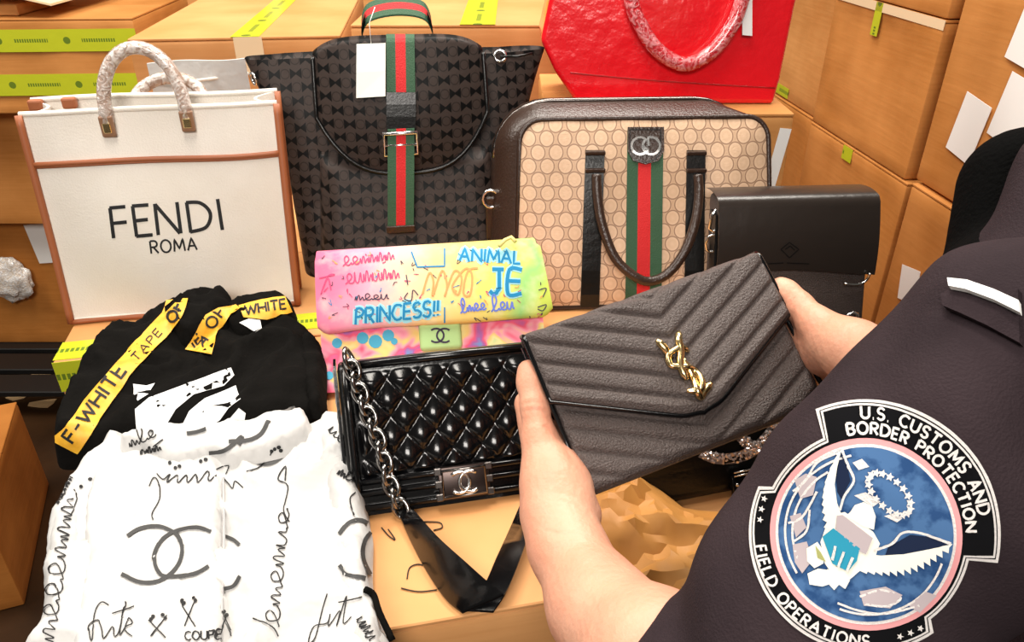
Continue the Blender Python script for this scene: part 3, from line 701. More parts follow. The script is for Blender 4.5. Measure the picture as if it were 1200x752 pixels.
    for s in (-1, 1):
        V, Fc = strip([Vector((s * (.1), .16 + .05 * math.sin(k / 8 * 3.14) + z * lean, z)) for k, z in [(k, .04 + k * .032) for k in range(9)]], [Vector((s * .14, .16 + .05 * math.sin(k / 8 * 3.14) + z * lean, z)) for k, z in [(k, .04 + k * .032) for k in range(9)]], .008, (0, 1, 0)); mk('shoulder_strap', V, Fc, BLK, t, False)
    return t
BACKPACK()

# ================================================================== RED BAG
def REDBAG():
    t = empty('handbag', Vector((.275, 1.375, ZT + .2505)), R(0), 'glossy red leather handbag with film-wrapped handles on the small carton', 'bag')
    D = .17; lean = math.tan(R(10))
    I = MW[t].inverted(); Yf = 1.375
    def P(x, y): q = I @ atY(x, y, Yf); return (q.x, max(0, q.z))
    pl = [P(676, 122), P(905, 131), P(916, 95), (P(938, 2)[0] + .004, P(938, 2)[1]), (.225, .27), (.2, .31), (-.19, .31), (-.215, .27), P(645, 2), P(634, 50), P(650, 85)]
    zmin = min(b for a, b in pl); pl = [(a, b - zmin) for a, b in pl]
    bm = bmesh.new(); vs = [bm.verts.new((a, b * lean, b)) for a, b in pl]; fc = bm.faces.new(vs); r = bmesh.ops.extrude_face_region(bm, geom=[fc])
    for q in r['geom']:
        if isinstance(q, bmesh.types.BMVert): q.co.y += D - q.co.z * .25
    bmesh.ops.bevel(bm, geom=list(bm.edges), offset=.01, segments=4, affect='EDGES', profile=.6); bm.verts.index_update()
    V = [q.co.copy() for q in bm.verts]; Fc = [tuple(x.index for x in g.verts) for g in bm.faces]; bm.free(); zm = min(q.z for q in V); body = mk('body', V, Fc, RED, t, ang=40)
    bv = bvh(body)
    lo = [cast(bv, x, y, .0005)[0] for x, y in ((668, 85), (740, 92), (820, 98), (908, 103)) if cast(bv, x, y)]
    V, Fc = tube(catmull([I @ q for q in lo], 5), .0015, 6); mk('base_seam', V, Fc, mat('dark_red_leather', (.4, .004, .008, 1), .3), t)
    hp = [cast(bv, x, max(y, 1), .016)[0] for x, y in ((738, 1), (748, 28), (768, 58), (800, 75), (832, 60), (855, 30), (866, 2))]
    hp = [hp[0] + Vector((-.012, .01, .07))] + hp + [hp[-1] + Vector((.012, .01, .07))]
    V, Fc = tube(catmull([I @ q for q in hp], 6), .0125, 12); mk('handle', V, Fc, FILMR, t)
    V, Fc = tube([(x, .12 + .0, z) for x, z in [(p_.x, p_.z) for p_ in catmull([(-.09, 0, .3), (-.08, 0, .36), (0, 0, .41), (.08, 0, .36), (.09, 0, .3)], 6)]], .0125, 12); mk('handle', V, Fc, FILMR, t)
    A = [I @ cast(bv, 867.5, y, .012)[0] for y in (1, 20, 41)]; B = [I @ cast(bv, 879, y, .012)[0] for y in (1, 20, 42)]
    A = [A[0] + Vector((0, 0, .05))] + A; B = [B[0] + Vector((0, 0, .05))] + B
    V, Fc = strip(A, B, .001, (0, -1, 0)); mk('paper_tag', V, Fc, PAPER, t, False)
    for x in (-.1, .1):
        V, Fc = tube([(x, .03 + .06, .29), (x, .05, .3)], .012, 10); mk('handle_anchor', V, Fc, RED, t)
    return t
REDBAG()

# ================================================================== BEIGE MONOGRAM BRIEFCASE
def BRIEFCASE():
    t = empty('briefcase', Vector((.212, 1.085, ZT + .0045)), R(3), 'beige monogram briefcase with green and red stripe and hanging handles', 'bag')
    lean = math.tan(R(22)); H = .272; I = MW[t].inverted()
    def outline(hw0, hw1, h0, h1, r, n=7):
        pts = [(-hw0, h0), (hw0, h0)]
        pts += [(hw1 - r + r * math.cos(R(90 * i / n)), h1 - r + r * math.sin(R(90 * i / n))) for i in range(n + 1)]
        pts += [(-hw1 + r - r * math.sin(R(90 * i / n)), h1 - r + r * math.cos(R(90 * i / n))) for i in range(n + 1)]
        return pts
    ol = outline(.208, .196, 0.0, H, .035)
    # front canvas panel (slightly bulging): fill by triangulation
    def panel(name, ol, m, yo, bul, th):
        v, d, f = cdt(ol, .012); V = [Vector((p[0], p[1] * lean + yo - bul * min(1, dd / .06) ** .5 + .0025 * math.sin(p[0] * 60) * math.sin(p[1] * 25), p[1])) for p, dd in zip(v, d)]
        return mk(name, V, f, m, t, ang=60)
    fr = panel('front_panel', ol, GG, -.004, .012, .0)
    # gusset: profile swept from front to back
    ol2 = outline(.208, .196, 0.0, H, .085)
    prof = [(0.0, 1.0, 0, 0), (.012, 1.03, .004, -.008), (.05, 1.06, .012, -.024), (.085, 1.06, .016, -.03), (.105, 1.02, .012, -.026)]
    V = []; n = len(ol)
    for dy, sc, up, dx in prof:
        for x, z in [(a[0] + (b[0] - a[0]) * min(1, dy * 14), a[1] + (b[1] - a[1]) * min(1, dy * 14)) for a, b in zip(ol, ol2)]: V.append(Vector((x * sc + dx, z * lean * (1 - dy * 4.5) + dy * (1.25 if z > .02 else 1.25), z + up * (z > .02))))
    Fc = grid_faces(n, len(prof), cu=True) + [tuple(reversed(range(n))), tuple((len(prof) - 1) * n + i for i in range(n))]
    gs = mk('gusset', V, Fc, BROWNL, t, ang=40)
    V, Fc = tube([Vector((x, z * lean - .004, z)) for x, z in ol], .0042, 8, True); mk('piping', V, Fc, BROWNL, t)
    V, Fc = tube([Vector((x * 1.06 - .027, z * lean * .7 + .084, z + .015)) for x, z in ol2[2:]], .0035, 6); mk('zipper', V, Fc, GUN, t)
    bv = bvh(fr)
    def pat(name, polys, m, th, off=.001, parent=t):
        V, Fc = [], []
        for p in polys:
            h = [cast(bv, x, y, off) for x, y in p]
            if any(q is None for q in h): continue
            a = [I @ q[0] for q in h]; nn = (I.to_3x3() @ h[0][1]); o = len(V); k = len(a); V += a + [q + nn * th for q in a]
            Fc += [tuple(range(o, o + k)), tuple(range(o + k, o + 2 * k))] + [(o + i, o + (i + 1) % k, o + k + (i + 1) % k, o + k + i) for i in range(k)]
        return mk(name, V, Fc, m, parent, False)
    ys = [152 + i * 12 for i in range(19)]
    for xa, xb, m, nm in ((735, 748, GREENW, 'green_stripe'), (748, 763, REDW, 'red_stripe'), (763, 777, GREENW, 'green_stripe')):
        A = [(xa + (y - 150) * -.012, y) for y in ys]; B = [(xb + (y - 150) * -.012, y) for y in ys]
        ha = [cast(bv, *p, .0015) for p in A]; hb = [cast(bv, *p, .0015) for p in B]; q = [(I @ a[0], I @ b[0]) for a, b in zip(ha, hb) if a and b]
        V, Fc = strip([a for a, b in q], [b for a, b in q], .0018, (0, -1, 0)); mk(nm, V, Fc, m, t, False)
    pt = pat('logo_patch', [[(735, 150), (777, 150), (777, 178), (771, 189), (756, 193), (741, 189), (735, 178)]], BROWNL, .004, .003)
    bp = bvh(pt)
    print_strokes('logo_letters', [arc(750, 171, 10, 10, -40, -330) + [(752, 171)], [(a, b) for a, b in arc(763, 171, 10, 10, 220, -110)] + [(760, 171)]], 2.8, bp, SILVER, pt, .0016)
    print_strokes('logo_border', [[(738, 152), (774, 152), (774, 177), (768, 187), (756, 190), (744, 187), (738, 177), (738, 152)]], 1.2, bp, BLK, pt, .0008, smooth=False)
    # vertical straps, loops and handle
    for x0, x1 in ((697, 690), (815, 812)):
        ys2 = [176 + i * 14 for i in range(15)]
        q = [(cast(bv, x0 - 11 + (x1 - x0) * (y - 176) / 200, y, .002), cast(bv, x0 + 11 + (x1 - x0) * (y - 176) / 200, y, .002)) for y in ys2]; q = [(I @ a[0], I @ b[0]) for a, b in q if a and b]
        V, Fc = strip([a for a, b in q], [b for a, b in q], .003, (0, -1, 0)); st = mk('strap', V, Fc, BLK, t, False)
        for yy in (180, 200):
            h = cast(bv, x0, yy, .006); c = I @ h[0]; V, Fc = rbox(.031, .006, .006, .001, 1, c); mk('keeper_loop', V, Fc, BROWNL, st, False)
    hp = [I @ cast(bv, x, y, o)[0] for x, y, o in ((698, 205, .008), (699, 232, .012), (704, 265, .018), (720, 302, .022), (740, 321, .024), (757, 326, .024), (780, 316, .024), (800, 292, .022), (811, 260, .018), (816, 230, .012), (816, 205, .008))]
    V, Fc = tube(catmull(hp, 5), .0075, 10); mk('handle', V, Fc, BROWNL, t)
    V, Fc = tube([(a, .16, b) for a, b in [(p.x, p.y) for p in catmull([(-.08, .24, 0), (-.075, .2, 0), (0, .12, 0), (.075, .2, 0), (.08, .24, 0)], 6)]], .0075, 10); mk('handle', V, Fc, BROWNL, t)
    # side tab with ring at the left
    bg = bvh(gs); h = cast(bg, 578, 232, .004)
    if h:
        c = I @ h[0]; V, Fc = tube([c + Vector((.002 * math.cos(k * .524), -.004, 0)) + Vector((.011 * math.cos(k * .524), 0, .015 * math.sin(k * .524))) for k in range(12)], .0028, 8, True); mk('side_ring', V, Fc, SILVER, t)
        V, Fc = rbox(.022, .006, .075, .003, 2, c + Vector((.002, .0, -.035))); mk('side_tab', V, Fc, BROWNL, t, False)
    return t
BRIEFCASE()

# ================================================================== SMOOTH BLACK FLAP BAG (right)
def SMOOTHBAG():
    t, W = bagroot('shoulder_bag', (838, 398), (1014, 392), 'smooth black leather flap bag leaning at the right of the briefcase', 'bag')
    W = .226; lean = math.tan(R(18)); H = .192; hw = W / 2
    V, Fc = rbox(W, .07, H - .004, .008, 3, (0, .035, (H - .004) / 2)); V = [Vector((p.x, p.y + p.z * lean * (1 if p.y < .035 else .8) + .004, p.z)) for p in V]
    bd = mk('body', V, Fc, GRAIN, t, ang=40)
    def flap(u, v):
        x = (2 * u - 1) * (hw + .006); lo = .09 + .006 * math.sin(4 * u); L = H - lo
        if v < .25: k = v / .25; return Vector((x, H * lean + .06 * (1 - k) - .002, H + .002 + .006 * math.sin(k * 2.4)))
        k = (v - .25) / .75; z = H + .004 - k * L; return Vector((x, z * lean - .006 - .006 * math.sin(k * 3), z))
    V, Fc = slab(flap, 30, 26, (0, .003, -.001)); fp = mk('flap', V, Fc, mat('smooth_brown_black_leather', (.022, .016, .013, 1), .3, bump=.08, bscale=30), t, ang=60)
    bv = bvh(fp); I = MW[t].inverted()
    print_strokes('embossed_logo', [[(915, 292), (925, 284), (936, 292), (925, 302), (915, 292)], [(920, 292), (926, 288), (931, 293)], [(900, 309), (918, 308)], [(922, 308), (948, 309)]], 1.3, bv, BLK, t, .0005, smooth=False)
    c = Vector((-hw - .008, H * lean - .006, H - .02))
    V, Fc = tube([c + Vector((0, 0, .012)), c + Vector((-.006, 0, .004)), c + Vector((-.007, 0, -.016)), c + Vector((0, 0, -.022)), c + Vector((.005, 0, -.014))], .0026, 8); mk('snap_hook', V, Fc, SILVER, t)
    c2 = c + Vector((-.001, 0, -.04)); V, Fc = tube([c2 + Vector((.008 * math.cos(k * .7854), 0, .014 * math.sin(k * .7854))) for k in range(8)], .002, 8, True); mk('strap_ring', V, Fc, SILVER, t)
    c = Vector((hw - .02, .083 * lean - .01, .083)); V, Fc = tube(catmull([c + Vector((-.02, 0, -.004)), c + Vector((0, 0, -.006)), c + Vector((.012, 0, 0)), c + Vector((.015, 0, .012))], 4), .0018, 6); mk('corner_trim', V, Fc, SILVER, t)
    V, Fc = tube([Vector((hw - .025 + .009 * math.cos(k * .7854), .02 * lean - .006, .028 + .011 * math.sin(k * .7854))) for k in range(8)], .0028, 8, True); mk('strap_ring', V, Fc, SILVER, t)
    V, Fc = strip([Vector((-hw - .004, z * lean + .0, z)) for z in (.02, .08, .14, .175)], [Vector((-hw - .004, z * lean + .025, z)) for z in (.02, .08, .14, .175)], .004, (-1, 0, 0)); mk('side_strap', V, Fc, BLK, t, False)
    return t
SMOOTHBAG()

# ================================================================== GRAFFITI FLAP BAG
def graffiti_mat():
    m, n, b = nt_new('graffiti_canvas'); L = n.links.new
    tc = N(n, 'ShaderNodeTexCoord'); sp = N(n, 'ShaderNodeSeparateXYZ'); L(tc.outputs['Object'], sp.inputs[0])
    nz = N(n, 'ShaderNodeTexNoise', i_Scale=14., i_Detail=3.); L(tc.outputs['Object'], nz.inputs['Vector'])
    def M(op, a, c, d=None):
        o = N(n, 'ShaderNodeMath', operation=op)
        for i, q in enumerate((a, c, d)):
            if q is None: continue
            if isinstance(q, (int, float)): o.inputs[i].default_value = q
            else: L(q, o.inputs[i])
        return o.outputs[0]
    x = M('ADD', M('MULTIPLY_ADD', sp.outputs['X'], 2.9, .5), M('MULTIPLY_ADD', nz.outputs['Fac'], .3, -.15)); x = M('ADD', x, M('MULTIPLY_ADD', sp.outputs['Z'], -.9, .15))
    r = N(n, 'ShaderNodeValToRGB'); cr = r.color_ramp
    st = [(0, (.85, .55, .1)), (.04, (.85, .12, .25)), (.16, (.88, .2, .36)), (.3, (.88, .4, .52)), (.42, (.88, .66, .5)), (.55, (.9, .72, .3)), (.7, (.88, .72, .2)), (.82, (.7, .75, .15)), (.92, (.3, .68, .2)), (1, (.55, .75, .1))]
    while len(cr.elements) < len(st): cr.elements.new(.5)
    for e, (p, c) in zip(cr.elements, st): e.position = p; e.color = (c[0] * .9, c[1] * .8, c[2] * .8, 1)
    L(x, r.inputs[0]); n2 = N(n, 'ShaderNodeTexNoise', i_Scale=40., i_Detail=5.); L(tc.outputs['Object'], n2.inputs['Vector'])
    mx = N(n, 'ShaderNodeMix', data_type='RGBA'); mx.inputs['B'].default_value = (.85, .78, .6, 1); g = M('MULTIPLY', M('SUBTRACT', n2.outputs['Fac'], .5), 1.3)
    g.node.use_clamp = True; L(g, mx.inputs['Factor']); L(r.outputs[0], mx.inputs['A']); L(mx.outputs['Result'], b.inputs['Base Color']); b.inputs['Roughness'].default_value = .75
    return m
GRAF = graffiti_mat()
def graffiti2():
    m, n, b = nt_new('spray_painted_canvas'); L = n.links.new
    tc = N(n, 'ShaderNodeTexCoord'); nz = N(n, 'ShaderNodeTexNoise', i_Scale=22., i_Detail=2., i_Distortion=.6); L(tc.outputs['Object'], nz.inputs['Vector'])
    r = N(n, 'ShaderNodeValToRGB'); cr = r.color_ramp; st = [(.2, (.05, .4, .7)), (.34, (.4, .12, .4)), (.42, (.85, .1, .2)), (.5, (.9, .35, .45)), (.56, (.9, .62, .2)), (.66, (.88, .75, .35)), (.8, (.3, .7, .3))]
    while len(cr.elements) < len(st): cr.elements.new(.5)
    for e, (p, c) in zip(cr.elements, st): e.position = p; e.color = (*c, 1)
    L(nz.outputs['Fac'], r.inputs[0]); L(r.outputs[0], b.inputs['Base Color']); b.inputs['Roughness'].default_value = .75; return m
GRAF2 = graffiti2()
def GRAFFITI():
    t, W = bagroot('graffiti_bag', (384, 462), (640, 440), 'rainbow graffiti-painted fabric flap bag with blue handwriting', 'bag')
    lean = math.tan(R(42)); H = .136; hw = .157
    V, Fc = [], []
    prof = [(0, 0), (-.008, .006), (.0, .014)] + [(z * lean, z) for z in (.03, .05, .08, .11, H - .006)] + [(H * lean + .008, H), (H * lean + .03, H), (H * lean + .04, H - .02), (H * lean + .03, .06), (H * lean + .015, 0)]
    nx = 24
    for y, z in prof:
        for i in range(nx):
            u = 2 * i / (nx - 1) - 1; V.append(Vector((u * hw * (1 - .02 * abs(u) ** 8), y + .006 * u ** 8 + .003 * math.sin(7 * u + 20 * z), z)))
    k = len(prof); Fc = grid_faces(nx, k) + [((k - 1) * nx + i, (k - 1) * nx + i + 1, i + 1, i) for i in range(nx - 1)] + [tuple(j * nx for j in range(k)), tuple(reversed([j * nx + nx - 1 for j in range(k)]))]
    bd = mk('body', V, Fc, GRAF2, t, ang=50)
    def flap(u, v):
        x = 2 * u - 1; L = .102; s = v
        if v < .2: k = v / .2; return Vector((x * (hw - .003), H * lean + .035 - .035 * k - .004, H + .004 + .006 * math.sin(k * 2.6)))
        k = (v - .2) / .8; ex = 1 + .045 * k * max(0, x) - .0 * k; z = H + .007 - k * .075 * (1 - .05 * math.sin(math.pi * u)); rr = max(0, abs(x) - .9) / .1
        z += .008 * rr ** 2 * k ** 3
        return Vector((x * hw * ex + .002, z * lean - .012 - .012 * math.sin(math.pi * min(1, k)) ** .6 - .008 * k + .004 * math.sin(8 * u), z))
    V, Fc = slab(flap, 48, 30, (0, .007, -.006)); fp = mk('flap', V, Fc, GRAF, t, ang=60)
    bv = bvh(fp); bb = bvh(bd)
    CY = mat('cyan_marker', (.0, .2, .42, 1), .8); CYL = mat('pale_cyan_spray', (.3, .62, .7, 1), .8); PUR = mat('blue_violet_marker', (.12, .18, .6, 1), .8); ORG = mat('orange_marker', (.85, .3, .1, 1), .8); PK = mat('dark_pink_marker', (.5, .05, .15, 1), .8); DK = mat('dark_marker', (.04, .03, .06, 1), .8)
    L1 = lettering('ANIMAL', (539, 306), (14, .6), (.6, -15), .2, .5); L2 = lettering('JE', (573, 344), (28, 0), (1, -28), .3, .5); L3 = lettering('PRINCESS!!', (417, 380), (15, -1.6), (0, -18), .17, .5)
    for l_ in (L1, L2, L3): print_strokes('spray_halo', l_, 7.5, bv, CYL, t, .0004)
    print_strokes('blue_lettering', L1, 2.6, bv, CY, t, .0008, smooth=False); print_strokes('blue_lettering', L2, 4.2, bv, CY, t, .0008); print_strokes('blue_lettering', L3, 2.8, bv, CY, t, .0008, smooth=False)
    print_strokes('violet_lettering', [scribble((540, 366), (570, 362), 7, 4, 3, (0,)), scribble((576, 364), (603, 361), 8, 3, 5, (0,))], 2, bv, PUR, t, .0008)
    print_strokes('orange_loops', [[(495, 345), (503, 320), (508, 330), (507, 347), (518, 317), (524, 335), (521, 347), (532, 318), (541, 325), (537, 345), (530, 335), (545, 315), (553, 322), (551, 345), (543, 343), (548, 318), (560, 314)]], 2.2, bv, ORG, t, .0008)
    print_strokes('pink_scrawl', [scribble((402, 311), (462, 304), 9, 6, 11), scribble((405, 332), (468, 326), 12, 6, 13), [(374, 326), (392, 322), (384, 324), (376, 345), (384, 326), (388, 340)]], 1.3, bv, PK, t, .0008)
    print_strokes('dark_scrawl', [[(476, 322), (478, 334)], [(478, 343), (474, 350), (482, 352), (484, 340), (490, 346)], scribble((416, 352), (456, 350), 6, 4, 17), [(631, 340), (640, 338), (636, 348)], [(630, 360), (640, 357), (636, 364), (630, 362)]], 1.3, bv, DK, t, .0008)
    rs_ = random.Random(5)
    for nm, mm, cnt in (('ink_specks', DK, 26), ('ink_specks', PK, 26), ('ink_specks', CY, 14), ('ink_specks', ORG, 16)):
        sp_ = []
        for _ in range(cnt):
            x, y = rs_.uniform(378, 640), rs_.uniform(296, 376); sp_.append([(x, y), (x + rs_.uniform(-4, 4), y + rs_.uniform(-4, 4)), (x + rs_.uniform(-5, 5), y + rs_.uniform(-4, 4))])
        print_strokes(nm, sp_, .9, bv, mm, t, .0007)
    print_strokes('drawn_frame', [[(482, 295), (489, 313), (521, 312), (521, 291)], [(521, 360), (521, 378)]], 1.8, bv, CY, t, .0008, smooth=False)
    V, Fc = rbox(.058, .012, .04, .006, 3, (0, 0, 0)); I = MW[t].inverted(); h = cast(bb, 516, 394, .004) or cast(bv, 516, 390, .004); q = I @ h[0]
    tm = Matrix.Translation(q) @ Matrix.Rotation(-R(38), 4, 'X'); V = [tm @ p for p in V]; tb = mk('clasp_tab', V, Fc, mat('pale_green_canvas', (.45, .68, .28, 1), .7), t, ang=40)
    bt = bvh(tb); print_strokes('clasp_logo', [arc(511, 393, 9, 8, -130, 130), arc(521, 393, 9, 8, 50, 310)], 2.2, bt, DK, tb, .001)
    V, Fc = tube([I @ atd(x, y, d) for x, y, d in ((585, 288, 1.07), (592, 281, 1.08), (599, 278, 1.085), (604, 283, 1.08))], .003, 6); mk('strap_end', V, Fc, mat('yellow_canvas', (.85, .75, .25, 1), .7), t)
    print_polys('paint_spots', [arc(x, y, r_, r_, 0, 330, 10) for x, y, r_ in ((395, 402, 6), (425, 396, 7), (440, 400, 8), (455, 393, 7), (386, 440, 5), (462, 400, 4))], bb, mat('blue_paint', (.06, .4, .6, 1), .7), t, .0007)
    return t
GRAFFITI()

# ================================================================== QUILTED BLACK BAG
def cc_strokes(cx, cy, w, h, gap=.28): return [arc(cx - w * gap, cy, w * .5, h, 48, 312), arc(cx + w * gap, cy, w * .5, h, 132, -132)]
def quilt_body(t, hw, H, lean, D0, D1, mq, x_rows=8.5, z_rows=5.2, z0=.036):
    """front skin with diamond quilting above z0, rest smooth"""
    def hgt(x, z):
        a = x * 1.12 + z; b = x * 1.12 - z; p = .036
        s = abs(math.sin(math.pi * a / p)) * abs(math.sin(math.pi * b / p)); e = min(1, max(0, (z - z0) / .006)) * min(1, max(0, (H - .008 - z) / .006)) * min(1, max(0, (hw - .01 - abs(x)) / .006)); return .0075 * s ** .55 * e
    def fr(u, v):
        x = (2 * u - 1) * hw; z = v * H; return Vector((x, z * lean - hgt(x, z), z))
    V, Fc = slab(fr, 150, 110, (0, .004, 0)); return mk('quilted_front', V, Fc, mq, t, ang=70)
def BOY():
    t, W = bagroot('quilted_bag', (440, 603), (664, 571), 'black quilted leather flap bag with chain strap and square clasp', 'bag')
    hw = .126; H = .142; lean = math.tan(R(30)); I = MW[t].inverted()
    fr = quilt_body(t, hw, H, lean, 0, 0, BLKG)
    V, Fc = rbox(2 * hw + .012, .07, H - .004, .006, 3, (0, .04, (H - .004) / 2 + .002)); V = [Vector((p.x, .006 + p.z * lean + (p.y - .005) * (1 - .75 * p.z / H), p.z * (1 - .04 * (p.y > .05)))) for p in V]; bd = mk('body', V, Fc, BLK, t, ang=40)
    # edge frames on the flap and stitched side piping
    for s in (-1, 1):
        V, Fc = tube([Vector((s * (hw - .003), z * lean - .003, z)) for z in (.003, .05, .1, H - .002)], .005, 8); mk('edge_piping', V, Fc, BLKG, t)
        V, Fc = strip([Vector((s * (hw + .007), z * lean + .01, z)) for z in (.004, .05, .1, H - .004)], [Vector((s * (hw + .007), z * lean + .066 - .3 * z, z)) for z in (.004, .05, .1, H - .004)], .003, (s, 0, 0)); g = mk('side_gusset', V, Fc, BLKG, t, False)
        for yy in (.02, .055):
            V, Fc = tube([Vector((s * (hw + .0105), z * lean + yy - .25 * z * (yy > .03), z)) for z in [.006 + k * .0072 for k in range(18)]], [.0014 if k % 2 else .0004 for k in range(18)], 5); mk('stitching', V, Fc, mat('grey_thread', (.2, .2, .2, 1), .5), g)
    V, Fc = tube([Vector((x, H * lean, H - .001)) for x in (-hw, 0, hw)], .005, 8); mk('edge_piping', V, Fc, BLKG, t)
    for z in (.0335, .0225, .009):
        V, Fc = tube([Vector((x * hw, z * lean - .003, z)) for x in (-1, 0, 1)], .004, 8); mk('front_band', V, Fc, BLKG, t)
    # clasp
    h = cast(bvh(fr), 543, 562, .006); c = I @ h[0]; tm = Matrix.Translation(c) @ Matrix.Rotation(-math.atan(lean), 4, 'X')
    DARKB = mat('antique_silver', (.08, .06, .055, 1), .35, metal=1.)
    V, Fc = rbox(.056, .008, .036, .002, 2); cl = mk('clasp', [tm @ p for p in V], Fc, DARKB, t, ang=40)
    V, Fc = tube([tm @ Vector((a * .0235, -.005, b * .0145)) for a, b in ((-1, -1), (-1, 1), (1, 1), (1, -1))], .002, 6, True); mk('clasp_frame', V, Fc, GUN, cl)
    for sx in (-1, 1):
        for sz in (-1, 0, 1):
            V, Fc = rbox(.008, .005, .008, .001, 1, (sx * .028, -.003, sz * .014)); mk('clasp_stud', [tm @ p for p in V], Fc, GUN, cl, False)
    for s in (-1, 1):
        P = [tm @ Vector((s * (-.006) + s * .0115 * math.cos(R(a)) * 1, -.006, .0115 * math.sin(R(a)))) for a in range(-140 + 180 if False else -130, 131, 20)]
        V, Fc = tube(P, .0022, 8); mk('clasp_logo', V, Fc, SILVER, cl)
    # chain links on the left and the strap on the carton
    def pl(x, y, o):   # front plane in world, moved towards the viewer by o
        M = MW[t]; n_ = (M.to_3x3() @ Vector((0, -1, lean))).normalized(); p0 = M @ Vector((0, 0, 0)) + n_ * o; d = ray(x, y); return CO + d * ((p0 - CO).dot(n_) / d.dot(n_))
    cpx = catmull([(406, 413, 0), (414, 436, 0), (425, 468, 0), (437, 500, 0), (448, 530, 0), (456, 562, 0), (465, 585, 0), (473, 602, 0)], 8)
    cp = [I @ pl(p.x, p.y, .012) for p in cpx]
    Ls = [0]
    for a, b in zip(cp, cp[1:]): Ls.append(Ls[-1] + (b - a).length)
    n = 14; link_me = None; CH = mat('chain_metal', (.3, .29, .28, 1), .2, metal=1.)
    for i in range(n):
        s = Ls[-1] * (i + .5) / n; j = max(k for k in range(len(Ls)) if Ls[k] <= s); j = min(j, len(cp) - 2); p = cp[j].lerp(cp[j + 1], (s - Ls[j]) / max(1e-6, Ls[j + 1] - Ls[j])); d = (cp[j + 1] - cp[j]).normalized()
        M = d.to_track_quat('X', 'Z').to_matrix().to_4x4() @ Matrix.Rotation(R(35 if i % 2 else -40), 4, 'X'); M.translation = p
        if link_me is None:
            V, Fc = tube([(.0115 * math.cos(a) * (1 if abs(math.cos(a)) < .9 else .96), .0075 * math.sin(a), .0012 * math.sin(2 * a)) for a in [k * math.pi / 8 for k in range(16)]], .0026, 8, True); o = mk('chain_link', V, Fc, CH, t, M=M); link_me = o.data
        else: link(bpy.data.objects.new('chain_link', link_me), t, M)
    e = ZT + .003
    A = [pl(466, 600, .006)] + [onz(x, y, z) for x, y, z in ((482, 636, e), (500, 670, e), (522, 702, e), (542, 719, e))]
    B = [pl(484, 598, .012)] + [onz(x, y, z) for x, y, z in ((512, 630, ZT + .032), (545, 660, ZT + .032), (572, 684, ZT + .03), (590, 698, ZT + .02))]
    V, Fc = strip(catmull([I @ p for p in A], 5), catmull([I @ p for p in B], 5), .003); mk('shoulder_pad', V, Fc, BLKG, t, True, ang=50)
    A = [onz(x, y, z) for x, y, z in ((543, 716, e), (566, 690, e), (582, 655, e), (598, 620, e), (610, 592, e + .02))]
    B = [onz(x, y, z) for x, y, z in ((578, 718, e), (596, 690, ZT + .02), (612, 650, ZT + .025), (622, 618, ZT + .025), (628, 592, e + .03))]
    V, Fc = strip(catmull([I @ p for p in A], 5), catmull([I @ p for p in B], 5), .003); mk('shoulder_pad', V, Fc, BLKG, t, True, ang=50)
    return t
BOY()
# scrawled pen marks on the front carton are thin loose threads
TH = mat('black_thread', (.02, .015, .01, 1), .8)
for lab, pts in (('short loose black thread on the carton beside the shirt', [(455, 620), (463, 632), (456, 628), (447, 618)]), ('curled loose black thread on the carton under the strap', [(477, 678), (480, 665), (490, 661), (500, 664)]), ('long loose black thread on the carton left of the strap', [(470, 689), (490, 693), (512, 691)]), ('looped loose black thread on the carton below the quilted bag', [(497, 611), (515, 612), (518, 618), (508, 621)])):
    p3 = [onz(x, y, ZT + .0012) for x, y in pts]; V, Fc = tube(catmull(p3, 5), .0007, 5); c = p3[0]; tag(mk('thread', [q - c for q in V], Fc, TH, None, M=Matrix.Translation(c)), lab, 'thread')

